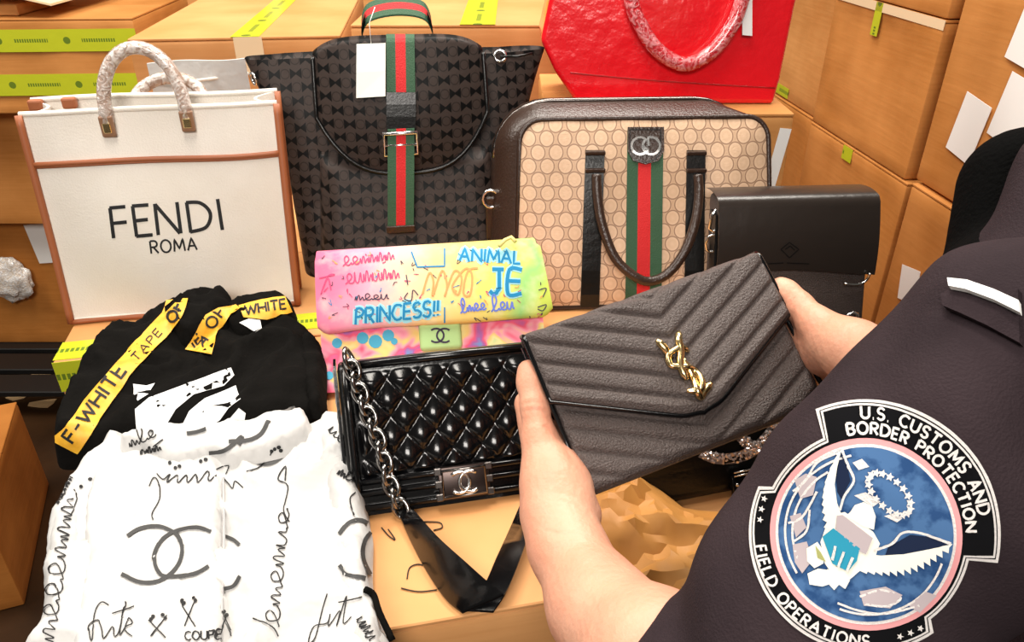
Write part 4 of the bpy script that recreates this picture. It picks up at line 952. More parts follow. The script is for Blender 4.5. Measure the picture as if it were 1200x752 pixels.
# ================================================================== CRYSTAL-LOGO BLACK BAG (right, behind the clutch)
def CRYSTAL():
    t, W = bagroot('evening_bag', (768, 600), (960, 562), 'black flap bag with sparkling crystal logo half hidden behind the clutch', 'bag')
    hw = .125; H = .14; lean = math.tan(R(30)); I = MW[t].inverted()
    V, Fc = rbox(2 * hw, .075, H, .014, 4, (0, .0375, H / 2)); V = [Vector((p.x * (1 + .03 * p.z / H), p.y + p.z * lean * .9, p.z)) for p in V]; bd = mk('body', V, Fc, BLK, t, ang=40)
    V, Fc = slab(lambda u, v: ((2 * u - 1) * (hw + .003), (H - v * .105) * lean * .9 - .005 - .006 * math.sin(math.pi * v), H + .004 - v * .105), 24, 16, (0, .004, -.002)); fp = mk('flap', V, Fc, BLK, t, ang=50)
    bv = bvh(fp, bd); CRY = mat('crystal', (.75, .68, .66, 1), .08, metal=.6)
    S = [[(820, 529), (838, 536), (860, 536), (880, 528), (897, 512), (906, 499), (910, 480)], [(960, 535), (930, 536), (905, 532), (885, 525), (872, 516), (864, 505), (858, 485)]]
    lg = print_strokes('crystal_logo', S, 13, bv, mat('rhinestone_base', (.4, .34, .33, 1), .25, metal=.5), t, .002)
    bl = bvh(lg); Vv, Ff = [], []; rd = random.Random(3)
    for s in S:
        for p in resample([(q.x, q.y) for q in catmull([(a, b, 0) for a, b in s], 6)], 3.2):
            for k in range(4):
                h = cast(bl, p.x + rd.uniform(-5, 5), p.y + rd.uniform(-5, 5), .001)
                if not h: continue
                c = I @ h[0]; n_ = (I.to_3x3() @ h[1]).normalized(); a = n_.orthogonal(); a.rotate(Matrix.Rotation(rd.uniform(0, 6), 3, n_)); b = n_.cross(a); r_ = .0017; o = len(Vv)
                Vv += [c + a * r_, c + b * r_, c - a * r_, c - b * r_, c + (n_ + a * rd.uniform(-.4, .4)) * r_]; Ff += [(o, o + 1, o + 4), (o + 1, o + 2, o + 4), (o + 2, o + 3, o + 4), (o + 3, o, o + 4)]
    tag(mk('crystals', Vv, Ff, CRY, lg, False), kind='stuff')
    # studded clasp
    h = cast(bv, 878, 567, .006); c = I @ h[0]; tm = Matrix.Translation(c) @ Matrix.Rotation(-math.atan(lean * .9), 4, 'X')
    V, Fc = rbox(.05, .006, .034, .002, 2); cl = mk('clasp', [tm @ p for p in V], Fc, BLKG, t, ang=40)
    bm = bmesh.new(); bmesh.ops.create_uvsphere(bm, u_segments=8, v_segments=5, radius=.0022); SV = [p.co.copy() for p in bm.verts]; bm.verts.index_update(); SF = [tuple(q.index for q in g.verts) for g in bm.faces]; bm.free(); sm = None
    for x, z in ((-.02, .006), (-.02, -.006), (-.012, 0), (-.006, -.005), (.004, .006), (.0, -.006), (.01, 0), (.016, -.006)):
        M = tm @ Matrix.Translation((x, -.004, z))
        if sm is None: o = mk('stud', SV, SF, SILVER, cl, M=M); sm = o.data
        else: link(bpy.data.objects.new('stud', sm), cl, M)
    for z in (.016, .02):
        V, Fc = tube([tm @ Vector((x, -.003, z - .001 * abs(x) * 20)) for x in (-.022, 0, .03)], .0011, 6); mk('clasp_line', V, Fc, SILVER, cl)
    return t
CRYSTAL()

# ================================================================== GARMENTS
def cloth(name, px, z0, th, m, parent, edge=.02, wr=.004, seed=0., step=.006, ws=14., smooth=True, zpx=None):
    """folded cloth lying on z0: outline in px is placed on the plane z0 + th/2"""
    pts = [onz(x, y, z0 + (th * .5 if zpx is None else zpx)) for x, y in px]
    if smooth: pts = catmull([(p.x, p.y, 0) for p in pts], 5, True)
    v, d, f = cdt([(p.x, p.y) for p in pts], step); V = []
    for (x, y), dd in zip(v, d):
        k = min(1, dd / edge); k = math.sqrt(max(0, 1 - (1 - k) ** 2)); q = Vector((x * ws + seed, y * ws, seed)); n1 = noise.noise(q); n2 = 1 - abs(noise.noise(q * 1.9 + Vector((3, 1, 0)))) * 2
        V.append(Vector((x, y, z0 + .0008 + k * max(.002, th * (1 + .25 * n1) + wr * n2 * 2))))
    return mk(name, V, f, m, parent, True, True)
def HOODIE():
    t = empty('hooded_top', onz(230, 450, ZT).xy.to_3d() + Vector((0, 0, ZT)), 0, 'crumpled black top with yellow lettered tape and white striped print', 'clothing')
    body = cloth('body', [(62, 528), (72, 478), (100, 428), (128, 398), (165, 386), (205, 366), (235, 356), (262, 360), (300, 372), (345, 384), (372, 404), (380, 450), (378, 492), (330, 512), (250, 520), (170, 522), (110, 534), (84, 536)], ZT, .045, BLACKC, t, .03, .008, 3., .007, 11., zpx=.02)
    cf = cloth('cuff', [(352, 398), (378, 405), (382, 455), (376, 480), (356, 470)], ZT + .03, .025, BLACKC, t, .015, .004, 6., .006)
    slv = cloth('sleeve', [(196, 378), (212, 355), (248, 344), (272, 350), (276, 372), (250, 392), (215, 400)], ZT + .035, .035, BLACKC, t, .02, .006, 9., .006, 16.)
    slv2 = cloth('sleeve', [(262, 372), (280, 357), (310, 350), (340, 352), (345, 372), (310, 384), (275, 390)], ZT + .03, .03, BLACKC, t, .02, .004, 12., .006, 16.)
    bv = bvh(body, slv, slv2, cf)
    t1 = print_polys('yellow_tape', [[(61, 515), (92, 531), (125, 482), (152, 441), (172, 418), (195, 396), (210, 378), (222, 350), (196, 352), (190, 368), (160, 400), (132, 432), (100, 470), (78, 500)]], bv, YELLOW, t, .0025, 6)
    t2 = print_polys('yellow_tape', [[(217, 411), (247, 416), (256, 388), (266, 372), (282, 362), (276, 358), (255, 361), (240, 370), (230, 388)]], bv, YELLOW, t, .0025, 6)
    t3 = print_polys('yellow_tape', [[(280, 359), (306, 352), (333, 348), (341, 366), (312, 374), (285, 372)]], bv, YELLOW, t, .0025, 6)
    b1, b2, b3 = bvh(t1), bvh(t2), bvh(t3)
    S = lettering('F-WHITE', (86, 519), (11.5, -15.6), (-13, -8.5), .22) + lettering('OF', (205, 379), (6, -12.5), (-10.5, -5.5), .25)
    print_strokes('tape_lettering', S, 3.0, b1, INK, t1, .0008, smooth=False)
    print_strokes('tape_lettering', lettering('TAPE', (160, 424), (8.5, -9.5), (-7, -6), .3), 1.3, b1, INK, t1, .0008, smooth=False)
    print_strokes('tape_lettering', lettering('OF', (240, 389), (11, -16), (16, 6), .3)[:0] + lettering('OF', (249, 386), (9, -11.5), (-10, -7), .3) + lettering('IE', (228, 408), (8, -10), (-5, -8), .3) + lettering('A', (238, 407), (8, -10), (-5, -9), .3), 2.4, b2, INK, t2, .0008, smooth=False)
    print_strokes('tape_lettering', lettering('WHITE', (288, 369), (12.3, -2), (-1.5, -11), .17), 2.2, b3, INK, t3, .0008, smooth=False)
    # white print of slanting stripes
    PW = mat('white_print', (.8, .8, .8, 1), .8, col2=(.5, .5, .5, 1), scale=300, lo=.2, hi=.35)
    print_polys('striped_print', [[(156, 450), (172, 452), (182, 449), (174, 462), (161, 470), (157, 462)], [(158, 480), (175, 466), (205, 455), (245, 440), (270, 431), (274, 440), (262, 452), (228, 462), (206, 480), (195, 498), (175, 505), (160, 503)],
                                  [(212, 502), (222, 482), (240, 467), (276, 452), (282, 468), (268, 478), (258, 492), (236, 506)], [(268, 492), (280, 478), (288, 484), (286, 496), (272, 500)]], bv, PW, t, .001, 6)
    print_polys('white_label', [[(280, 378), (292, 373), (305, 375), (307, 385), (300, 389)]], bv, PAPER, t, .001, 5)
    return t
HOODIE()
# small dark printed cloth corner under the shirt collar
t = empty('scarf', onz(335, 482, ZT).xy.to_3d() + Vector((0, 0, ZT)), 0, 'small dark grey patterned cloth corner between black top and white shirt', 'clothing')
cloth('fold', [(312, 492), (326, 466), (336, 462), (352, 482), (358, 505), (320, 515)], ZT + .04, .006, mat('grey_pattern_cloth', (.2, .18, .17, 1), .8, col2=(.02, .02, .02, 1), scale=120), t, .01, .002, 2., .005)

def SHIRT():
    t = empty('shirt', onz(245, 640, ZT).xy.to_3d() + Vector((0, 0, ZT)), 0, 'folded white shirt printed with black handwriting and interlocked letter logos', 'clothing')
    Z = lambda pts: [(a / 2.609, b / 2.609 + 470) for a, b in pts]
    body = cloth('body', [(140, 518), (112, 536), (80, 572), (56, 618), (50, 660), (47, 720), (36, 790), (250, 810), (455, 800), (448, 725), (436, 690), (434, 640), (432, 600), (424, 560), (410, 520), (392, 500), (340, 505), (240, 512)], ZT, .03, WHITEC, t, .025, .009, 1., .006, 9.)
    rs = cloth('sleeve', [(372, 502), (386, 492), (412, 496), (424, 505), (427, 535), (421, 565), (430, 600), (436, 625), (436, 680), (448, 725), (460, 790), (420, 800), (400, 700), (385, 600), (372, 540)], ZT + .012, .028, WHITEC, t, .02, .007, 5., .006, 16.)
    ls = cloth('sleeve', [(150, 520), (112, 540), (82, 575), (58, 620), (54, 680), (50, 740), (44, 800), (90, 805), (95, 700), (100, 620), (125, 560)], ZT + .008, .028, WHITEC, t, .02, .004, 8., .006, 14.)
    fp = cloth('front_panel', [(108, 575), (135, 540), (190, 540), (259, 560), (262, 640), (258, 800), (95, 805), (98, 690), (100, 620)], ZT + .022, .018, WHITEC, t, .008, .005, 11., .006, 12.)
    cl = cloth('collar', [(138, 520), (165, 508), (215, 503), (270, 498), (320, 490), (350, 484), (362, 490), (364, 512), (340, 526), (300, 536), (270, 545), (240, 536), (200, 545), (168, 530)], ZT + .036, .02, WHITEC, t, .012, .004, 14., .005, 18.)
    bv = bvh(body, rs, ls, fp, cl)
    CCM = mat('charcoal_print', (.05, .05, .05, 1), .8)
    S = [[(390, 415), (430, 391), (490, 385), (540, 410), (558, 460), (540, 510), (490, 550), (430, 555), (372, 530)], [(646, 400), (600, 386), (540, 397), (492, 430), (472, 480), (482, 520), (510, 538), (590, 530), (638, 506)],
         [(733, 442), (715, 425), (688, 414)], [(735, 535), (715, 565), (680, 574)], [(1035, 408), (1068, 372), (1105, 366), (1142, 388)], [(1142, 388), (1112, 430), (1108, 480), (1130, 530)], [(1036, 502), (1062, 530), (1115, 542)], [(640, 157), (690, 150), (740, 110), (730, 135)], [(700, 125), (760, 120), (800, 100), (822, 60)], [(570, 100), (600, 95), (630, 85)]]
    for g in (S[:2], S[2:4], S[4:7], S[7:]): print_strokes('logo_print', [Z(s) for s in g], 4.6, bv, CCM, t, .0012)
    W = [Z([(335, 625), (310, 615), (290, 650), (280, 735), (272, 690), (300, 672), (312, 700), (318, 728), (345, 690), (350, 722), (366, 700), (384, 612), (366, 715), (385, 690), (405, 680), (395, 665), (382, 700), (405, 722)]), Z([(345, 650), (412, 628)]),
         Z([(1000, 590), (985, 640), (965, 725), (945, 740), (960, 690), (1000, 680), (1010, 650), (1005, 690), (1040, 640), (1030, 690), (1060, 595), (1050, 680), (1075, 660)]), Z([(1035, 615), (1105, 600)]),
         Z([(470, 365), (466, 345), (488, 300), (485, 250), (470, 235), (455, 262)] ), Z([(480, 222), (500, 240), (520, 225), (512, 250), (540, 228), (545, 250), (570, 228), (575, 250), (600, 225), (605, 250), (635, 215), (640, 245), (660, 225)]), Z([(682, 235), (700, 255), (712, 268), (720, 245), (745, 265)]), Z([(660, 210), (700, 195), (690, 225)]),
         Z([(455, 670), (505, 725)]), Z([(510, 655), (462, 720)]), Z([(552, 615), (600, 690)]), Z([(598, 605), (565, 690)]), Z([(680, 655), (710, 720)]), Z([(690, 650), (672, 710)]),
         scribble(*Z([(165, 735), (225, 300)]), 15, 7, 21), Z([(215, 350), (235, 300), (228, 270)]), scribble(*Z([(850, 690), (885, 330)]), 14, 6, 23), Z([(775, 665), (830, 690), (850, 720)]), Z([(885, 370), (868, 330), (880, 260), (850, 240), (875, 200), (872, 245)]),
         scribble(*Z([(1005, 90), (1100, 190)]), 8, 5, 27), scribble(*Z([(1030, 225), (1110, 265)]), 9, 4, 29, (1,)), Z([(1085, 280), (1068, 300), (1080, 350)]), scribble(*Z([(180, 315), (225, 235)]), 9, 4, 31), scribble(*Z([(400, 140), (480, 105)]), 8, 3, 33, (1,)), scribble(*Z([(430, 165), (495, 150)]), 7, 3, 35), scribble(*Z([(1090, 670), (1130, 735)]), 9, 3, 37),
         Z([(755, 215), (790, 205), (810, 185)]), Z([(825, 165), (835, 150)]), Z([(500, 118), (470, 140)])]
    print_strokes('handwriting_print', W, 1.5, bv, INK, t, .0012, step=2)
    print_strokes('block_print', lettering('COUPE', tuple(Z([(566, 733)])[0]), (9.5, -.6), (0, -10), .22, .4), 1.8, bv, INK, t, .0012)
    dots = [(462, 668), (468, 660), (497, 655), (505, 665), (556, 612), (562, 620), (590, 603), (597, 612), (830, 152), (840, 145), (852, 140), (858, 150), (682, 645), (690, 655), (520, 190), (535, 205), (548, 200), (250, 262), (275, 240), (615, 185), (630, 180)]
    print_polys('dot_print', [arc(*Z([d])[0], 2.3, 2.3, 0, 320, 8) for d in dots], bv, INK, t, .0012, 4)
    # black ribbon edge at the lower right
    V, Fc = tube(catmull([p[0] for p in [cast(bv, *q, .003) for q in Z([(1112, 580), (1135, 600), (1150, 650), (1175, 700), (1190, 735)])] if p], 4), .0032, 6); mk('black_cord', V, Fc, BLACKC, t, True, True)
    # placket line
    V, Fc = tube(catmull([p[0] for p in [cast(bv, *q, .0006) for q in Z([(682, 235), (686, 330), (684, 450), (678, 580), (675, 730)])] if p], 4), .0012, 6); mk('placket_seam', V, Fc, mat('grey_seam', (.45, .44, .44, 1), .8), t, True, True)
    return t
SHIRT()

# ================================================================== KRAFT PAPER
def KRAFTP():
    t = empty('kraft_paper', onz(780, 640, ZT).xy.to_3d() + Vector((0, 0, ZT)), 0, 'crumpled brown kraft paper spilling over the front carton', 'paper')
    out = [onz(x, y, ZT + .01) for x, y in ((650, 600), (700, 590), (742, 572), (800, 600), (890, 590), (930, 640), (920, 720), (850, 760), (740, 770), (680, 730), (650, 680))]
    v, d, f = cdt([(p.x, p.y) for p in out], .008); V = []; a0 = onz(742, 575, ZT + .03)
    for (x, y), dd in zip(v, d):
        q = Vector((x * 16, y * 16, 2)); r = 1 - abs(noise.noise(q)) * 2; r2 = 1 - abs(noise.noise(q * 2.1 + Vector((5, 0, 0)))) * 2; pk = math.exp(-((x - a0.x) ** 2 + (y - a0.y) ** 2) / .004)
        V.append(Vector((x, y, ZT + .002 + min(1, dd / .03) * max(0, .012 + .018 * r + .008 * r2) + .03 * pk)))
    mk('sheet', V, f, KRAFT, t, True, True, ang=22)
KRAFTP()

# ================================================================== HELD CLUTCH
MC = Matrix.Translation((.168, .503, 1.248)) @ Matrix.Rotation(R(1.9), 4, 'Z') @ Matrix.Rotation(R(-49.7), 4, 'X') @ Matrix.Rotation(R(-19.5), 4, 'Y')
CW, CHH, CT = .225, .145, .026
def CLUTCH():
    t = empty('clutch', (0, 0, 0), 0, 'charcoal grained chevron-quilted envelope clutch with gold monogram held in both hands', 'bag', M=MC)
    hw = CW / 2
    def chev(x, z, x0):
        c = z - .02 - abs(x - x0) * .51; ph = (c / .0195) % 1; g = min(ph, 1 - ph) * .0195; return -.0028 * math.exp(-(g / .0021) ** 2) + .0012 * math.sin(math.pi * ph)
    V, Fc = rbox(CW, CT - .006, CHH, .009, 4, (0, CT / 2 + .004, CHH / 2)); mk('body', V, Fc, GRAIN, t, ang=40)
    def fr(u, v):
        x = (2 * u - 1) * (hw - .002); z = v * (CHH - .004) + .002; e = min(1, min(u, 1 - u) / .03, v / .04); return Vector((x, .005 - .004 * math.sqrt(max(0, e)) - chev(x, z, .004) * .9 * e, z))
    V, Fc = slab(fr, 140, 96, (0, .006, 0)); mk('front_panel', V, Fc, GRAIN, t, ang=70)
    # envelope flap: V outline with its point right of the middle
    xp = .004; zt = CHH
    def fz(x): # lower edge of flap
        zl, zp, zr = .083, .023, .082
        return zl + (zp - zl) * (x + hw) / (xp + hw) if x < xp else zp + (zr - zp) * (x - xp) / (hw - xp)
    def fl(u, v):
        x = (2 * u - 1) * (hw + .001); lo = fz(max(-hw, min(hw, x))) + .006 * math.exp(-((x - xp) / .012) ** 2); z = lo + v * (zt + .003 - lo); e = min(1, min(u, 1 - u) / .02, v / .06)
        y = -.007 - .004 * e ** .5 - chev(x, z, xp) * e
        if v > .9: k = (v - .9) / .1; y += .012 * k * k
        return Vector((x, y, z))
    V, Fc = slab(fl, 150, 110, (0, .005, 0)); fp = mk('flap', V, Fc, GRAIN, t, ang=70)
    edge = [fl(0, 1 - i / 20) for i in range(20)] + [fl(i / 60, 0) for i in range(61)] + [fl(1, i / 20) for i in range(1, 21)]
    V, Fc = tube([p + Vector((0, .001, 0)) for p in edge], .0026, 8); mk('flap_piping', V, Fc, BLKG, t)
    V, Fc = slab(lambda u, v: ((2 * u - 1) * (hw + .001), .004 + v * (CT - .004), CHH + .003 + .003 * math.sin(math.pi * v)), 24, 8, (0, 0, -.004)); mk('top_fold', V, Fc, GRAIN, t, ang=60)
    for s in (-1, 1):
        V, Fc = tube([Vector((s * (hw + .0005), .002, z)) for z in (.004, .05, .1, CHH)], .0022, 6); mk('side_piping', V, Fc, BLKG, t)
        V, Fc = tube([Vector((s * (hw + .0005), CT + .002, z)) for z in (.004, .05, .1, CHH)], .0022, 6); mk('side_piping', V, Fc, BLKG, t)
    # gold monogram
    bv = bvh(fp); I = MW[t].inverted(); mg = None
    for nm, st, rr in (('letter_y', [[(768.7, 400), (777, 408), (787, 417)], [(792, 387.5), (794.5, 400), (796, 411.5), (796.6, 430), (804, 447)]], .0029), ('letter_s', [[(803, 410), (797, 408), (788, 411.5), (782, 421), (785, 429), (794, 430.5), (804, 431), (816, 437), (822, 448), (818, 458), (804, 458.5)]], .0024), ('letter_l', [[(800.6, 422.6), (808.6, 440), (816, 458), (821, 467), (828, 461), (836, 452)]], .0029)):
        for s in st:
            p = [cast(bv, x, y, .0035) for x, y in s]; pp = catmull([I @ q[0] for q in p if q], 5); n_ = Vector((0, -1, 0))
            V, Fc = tube(pp, [rr * (1.15 if 1 < i < len(pp) - 2 else .7) for i in range(len(pp))], 8)
            if mg is None: mg = mk('monogram', V, Fc, GOLD, t)
            else: mk(nm, V, Fc, GOLD, mg)
    return t
CLUTCH()

# ================================================================== OFFICER
SL = atd(1185, 425, .41); EL = atd(868, 855, .44); SR = SL + Vector((.37, .07, 0)); WR = atd(1035, 432, .60); ER = atd(1460, 590, .46)
WL = atd(652, 600, .615); NK = (SL + SR) / 2 + Vector((0, .0, .05)); HD = NK + Vector((0, .06, .15)); PV = (SL + SR) / 2 + Vector((.0, -.12, -.48))
person = empty('person', (PV.x, PV.y, 0), 0, 'person in dark navy uniform with round shoulder patch holding the clutch', 'person')
def PERSON():
    B = SDF((-.02, .02, .93), (.86, .75, 1.86), .0024)
    # torso, neck, head
    B.ell(PV + Vector((0, 0, .1)), (.15, .1, .16), .02); B.cap(PV + Vector((0, 0, .1)), NK + Vector((0, -.03, -.16)), .11, .12, .03); B.cap(SL, SR, .055, .055, .03); B.cap(NK + Vector((0, -.01, -.03)), HD + Vector((0, -.01, -.06)), .055, .052, .02)
    B.ell(HD + Vector((0, -.01, .02)), (.074, .094, .095), .02); B.ell(HD + Vector((0, .035, -.045)), (.055, .055, .065), .02)
    B.cap(HD + Vector((0, .085, .01)), HD + Vector((0, .106, -.025)), .009, .013, .008); B.ell(HD + Vector((0, .084, -.058)), (.022, .012, .008), .004)
    for s in (-1, 1):
        B.ell(HD + Vector((s * .076, -.005, -.005)), (.009, .02, .032), .006); B.ell(HD + Vector((s * .03, .083, .022)), (.02, .008, .006), .006)
    # left arm and hand
    P = lambda x, y, d: atd(x, y, d)
    B.chain([(SL, .05), (EL, .044)], .02); B.chain([(EL, .046), (P(772, 782, .48), .045), (P(702, 712, .545), .0345), (P(664, 640, .592), .0275), (WL, .0265)], .015)
    L = lambda x, y, z: MC @ Vector((x, y, z))
    hwc = CW / 2
    B.chain([(WL, .027), (P(650, 570, .628), .0245), (P(646, 548, .64), .022)], .012); B.cap(P(670, 588, .622), P(683, 602, .622), .018, .0145, .012)
    B.chain([(P(640, 562, .632), .0205), (P(632, 514, .648), .014), (P(627, 476, .658), .0115), (P(622, 448, .668), .0112), (P(619, 434, .672), .0095)], .008)
    for i, z in enumerate((.098, .076, .054, .033)):
        k = (0, .004, .0, -.012)[i]; m0 = L(-hwc - .012, CT + .02, z)
        B.cap(P(655, 572, .64), m0, .022, .0135, .012); B.chain([(m0, .0118), (L(-hwc + .032 + k, CT + .026, z + .004), .0098), (L(-hwc + .055 + k, CT + .016, z + .007), .0088), (L(-hwc + .074 + k, CT + .012, z + .008), .0075)], .004)
    # right arm and hand
    B.chain([(SR, .05), (ER, .044), (ER.lerp(WR, .35), .043), (WR, .0275)], .02)
    B.chain([(WR, .0275), (P(1000, 412, .63), .025), (P(975, 400, .65), .021)], .012)
    B.chain([(P(988, 402, .642), .0205), (P(957, 380, .662), .0145), (P(936, 358, .68), .0116), (P(921, 343, .69), .0106), (P(914, 337, .694), .0092)], .008)
    for i, z in enumerate((.098, .076, .054, .033)):
        k = (0, .004, .0, -.012)[i]; m0 = L(hwc + .012, CT + .018, z)
        B.cap(P(985, 410, .655), m0, .02, .0135, .012); B.chain([(m0, .0118), (L(hwc - .032 - k, CT + .026, z + .004), .0098), (L(hwc - .055 - k, CT + .016, z + .007), .0088), (L(hwc - .074 - k, CT + .012, z + .008), .0075)], .004)
    CR = [[(652, 577), (674, 582), (693, 592)], [(656, 586), (678, 594), (692, 603)], [(610, 474), (626, 470), (642, 474)], [(611, 482), (627, 479), (641, 482)], [(640, 500), (658, 516), (672, 540)], [(914, 350), (929, 372), (937, 398)], [(926, 344), (922, 354)], [(931, 349), (926, 358)], [(640, 622), (668, 628), (690, 632)]]
    def creases(V):
        d = V - np.array(CO); z = d @ np.array(FW); X = 600 + F * (d @ np.array(RT)) / z; Y = 376 - F * (d @ np.array(UPV)) / z; o = np.zeros(len(V))
        for ci, c in enumerate(CR):
            best = np.full(len(V), 1e9)
            for a, b in zip(c, c[1:]):
                ab = np.array(b, float) - a; t = np.clip(((X - a[0]) * ab[0] + (Y - a[1]) * ab[1]) / (ab @ ab), 0, 1); best = np.minimum(best, np.hypot(X - a[0] - t * ab[0], Y - a[1] - t * ab[1]))
            o += (.0011 if ci not in (4, 5) else .0022) * np.exp(-(best / (2.2 if ci not in (4, 5) else 3.2)) ** 2)
        o[(z < .56) | (z > .72)] = 0
        return V + d / np.linalg.norm(d, axis=1)[:, None] * o[:, None]
    body = B.mesh('body', SKIN, person, creases); del B
    # hair cap
    Hh = SDF(HD - Vector((.12, .14, .12)), HD + Vector((.12, .14, .16)), .004); Hh.ell(HD + Vector((0, -.018, .032)), (.08, .094, .094), .01); Hh.mesh('hair', HAIR, person)
    # eyes
    for s in (-1, 1): blob('eye', I_p(HD + Vector((s * .03, .078, .008))), (.012, .01, .008), mat('eye_white', (.6, .55, .5, 1), .2), person, 0, 1, 2)
    # shirt
    S = SDF((.0, -.06, .9), (.9, .75, 1.62), .0034)
    S.ell(PV + Vector((0, 0, .1)), (.175, .125, .2), .03); S.cap(PV + Vector((0, .0, .08)), NK + Vector((0, -.02, -.17)), .135, .14, .04); S.cap(SL + Vector((.03, 0, 0)), SR - Vector((.03, 0, 0)), .058, .058, .03); S.ell(NK + Vector((-.04, .045, -.10)), (.14, .105, .12), .03)
    d = (EL - SL).normalized(); hem = EL + (EL - SL).normalized() * .0
    S.chain([(SL, .066), (SL.lerp(EL, .35), .071), (SL.lerp(EL, .7), .068), (hem, .066)], .03); S.cap(hem, EL.lerp(P(775, 782, .49), .35), .062, .060, .02)
    S.cap(atd(1268, 220, .5), atd(1244, 350, .48), .045, .045, .012); S.chain([(SR, .072), (SR.lerp(ER, .6), .07), (ER, .066)], .03); S.cap(NK + Vector((0, 0, -.05)), NK + Vector((0, .0, -.02)), .075, .07, .03)
    def warp(V):
        out = V.copy(); ax = np.array(d); o = np.array(SL); s = (V - o) @ ax; rad = V - o - s[:, None] * ax; rn = rad / np.maximum(1e-6, np.linalg.norm(rad, axis=1))[:, None]
        amp = .0055 * np.sin(s * 55 + rad @ np.array([40., 10., 30.])) * np.sin(s * 23 + rad @ np.array([-25., 38., 12.])) + .003 * np.sin(s * 70 + rad @ np.array([-30., 60., 20.]))
        c = np.linalg.norm(V - np.array(SL.lerp(EL, .55)) - np.array([-.03, -.04, .03]), axis=1); amp *= np.clip((c - .05) / .05, .15, 1)
        return out + rn * amp[:, None]
    shirt = S.mesh('shirt', NAVY, person, warp); del S
    # black vest over the chest
    Vt = SDF((.2, .2, 1.0), (.8, .75, 1.6), .005); Vt.ell(NK + Vector((-.045, .055, -.105)), (.14, .105, .115), .02); Vt.cap(PV + Vector((0, .04, .15)), NK + Vector((0, .03, -.2)), .12, .12, .03); Vt.cap(atd(1202, 222, .56), atd(1184, 345, .54), .045, .045, .01); Vt.mesh('vest', NAVYB, person)
    # trousers and boots
    T = SDF(PV - Vector((.3, .25, PV.z)), PV + Vector((.3, .25, .16)), .008); T.ell(PV + Vector((0, 0, .02)), (.18, .135, .13), .03)
    for s in (-1, 1):
        T.chain([(PV + Vector((s * .09, 0, -.03)), .095), (Vector((PV.x + s * .1, PV.y + .01, .5)), .07), (Vector((PV.x + s * .1, PV.y, .09)), .058)], .02)
    T.mesh('trousers', NAVY, person)
    for s in (-1, 1):
        Bt = SDF((PV.x + s * .1 - .09, PV.y - .13, -.01), (PV.x + s * .1 + .09, PV.y + .25, .2), .006); Bt.cap((PV.x + s * .1, PV.y, .052), (PV.x + s * .1, PV.y + .15, .045), .05, .043, .02); Bt.cap((PV.x + s * .1, PV.y, .052), (PV.x + s * .1, PV.y, .15), .05, .05, .02); Bt.mesh('boot', BLK, person)
    return body, shirt
def I_p(p): return MW[person].inverted() @ p
BODY, SHIRTO = PERSON()
bs = bvh(SHIRTO)
# shoulder strap and white bar
def strap_on(name, L_, R_, off, th, m, parent=person):
    A = [cast(bs, *p, off) for p in L_]; Bb = [cast(bs, *p, off) for p in R_]; q = [(a, b) for a, b in zip(A, Bb) if a and b]
    if len(q) < 2: return None
    I = MW[person].inverted(); nn = q[0][0][1]; V, Fc = strip([I @ a[0] for a, b in q], [I @ b[0] for a, b in q], th, tuple(nn)); return mk(name, V, Fc, m, parent, False)
ep = strap_on('shoulder_strap', [(1110, 352), (1130, 342), (1160, 340), (1199, 347)], [(1112, 366), (1130, 374), (1160, 388), (1199, 408)], .002, .004, NAVY)
strap_on('white_bar', [(1120, 340), (1140, 343), (1170, 353), (1199, 364)], [(1121, 349), (1138, 353), (1168, 364), (1199, 376)], .007, .003, PAPER)
# ---- patch
PC = Vector((1016, 626)); PU = Vector((81, 68)); PVv = Vector((68, -82))
def pp(u, v): return (PC.x + PU.x * u + PVv.x * v, PC.y + PU.y * u + PVv.y * v)
def pol(r, a): return pp(r * math.sin(R(a)), r * math.cos(R(a)))
def ring(r0, r1, a0=-180, a1=180, n=72): return [pol(r1, a0 + (a1 - a0) * i / n) for i in range(n + 1)] + [pol(r0, a1 + (a0 - a1) * i / n) for i in range(n + 1)]
def keyhole(g):
    P = []
    def a(r, s, e, n): P.extend(pol(r, s + (e - s) * i / n) for i in range(n + 1))
    a(1.47 + g, -62 - g * 40, 62 + g * 40, 40); a(1.15 + g, 64 + g * 30, 103 - g * 30, 10); a(1.29 + g, 106 - g * 40, 254 + g * 40, 40); a(1.15 + g, 257 + g * 30, 296 - g * 30, 10); return P
PT = {'white': mat('patch_white_thread', (.72, .68, .66, 1), .7, spec=.05, bump=.3, bscale=900), 'black': mat('patch_black_thread', (.005, .005, .006, 1), .8, spec=.05), 'blue': mat('patch_blue_thread', (.018, .06, .17, 1), .7, spec=.1, col2=(.06, .14, .3, 1), scale=110, lo=.45, hi=.6), 'pink': mat('patch_pink_thread', (.72, .3, .31, 1), .7), 'navy': mat('patch_navy_thread', (.012, .02, .05, 1), .7, spec=.05), 'teal': mat('patch_teal_thread', (.03, .28, .42, 1), .7, spec=.05), 'cream': mat('patch_cream_thread', (.85, .83, .72, 1), .7), 'olive': mat('patch_olive_thread', (.35, .36, .12, 1), .7), 'tan': mat('patch_grey_tan_thread', (.45, .38, .4, 1), .7)}
pa = print_polys('shoulder_patch', [keyhole(.0)], bs, PT['white'], person, .0014, 6)
print_polys('patch_border', [keyhole(-.035)], bs, PT['black'], pa, .0018, 6); print_polys('patch_border', [keyhole(-.05)], bs, PT['white'], pa, .0021, 6); print_polys('patch_field', [keyhole(-.075)], bs, PT['black'], pa, .0024, 6)
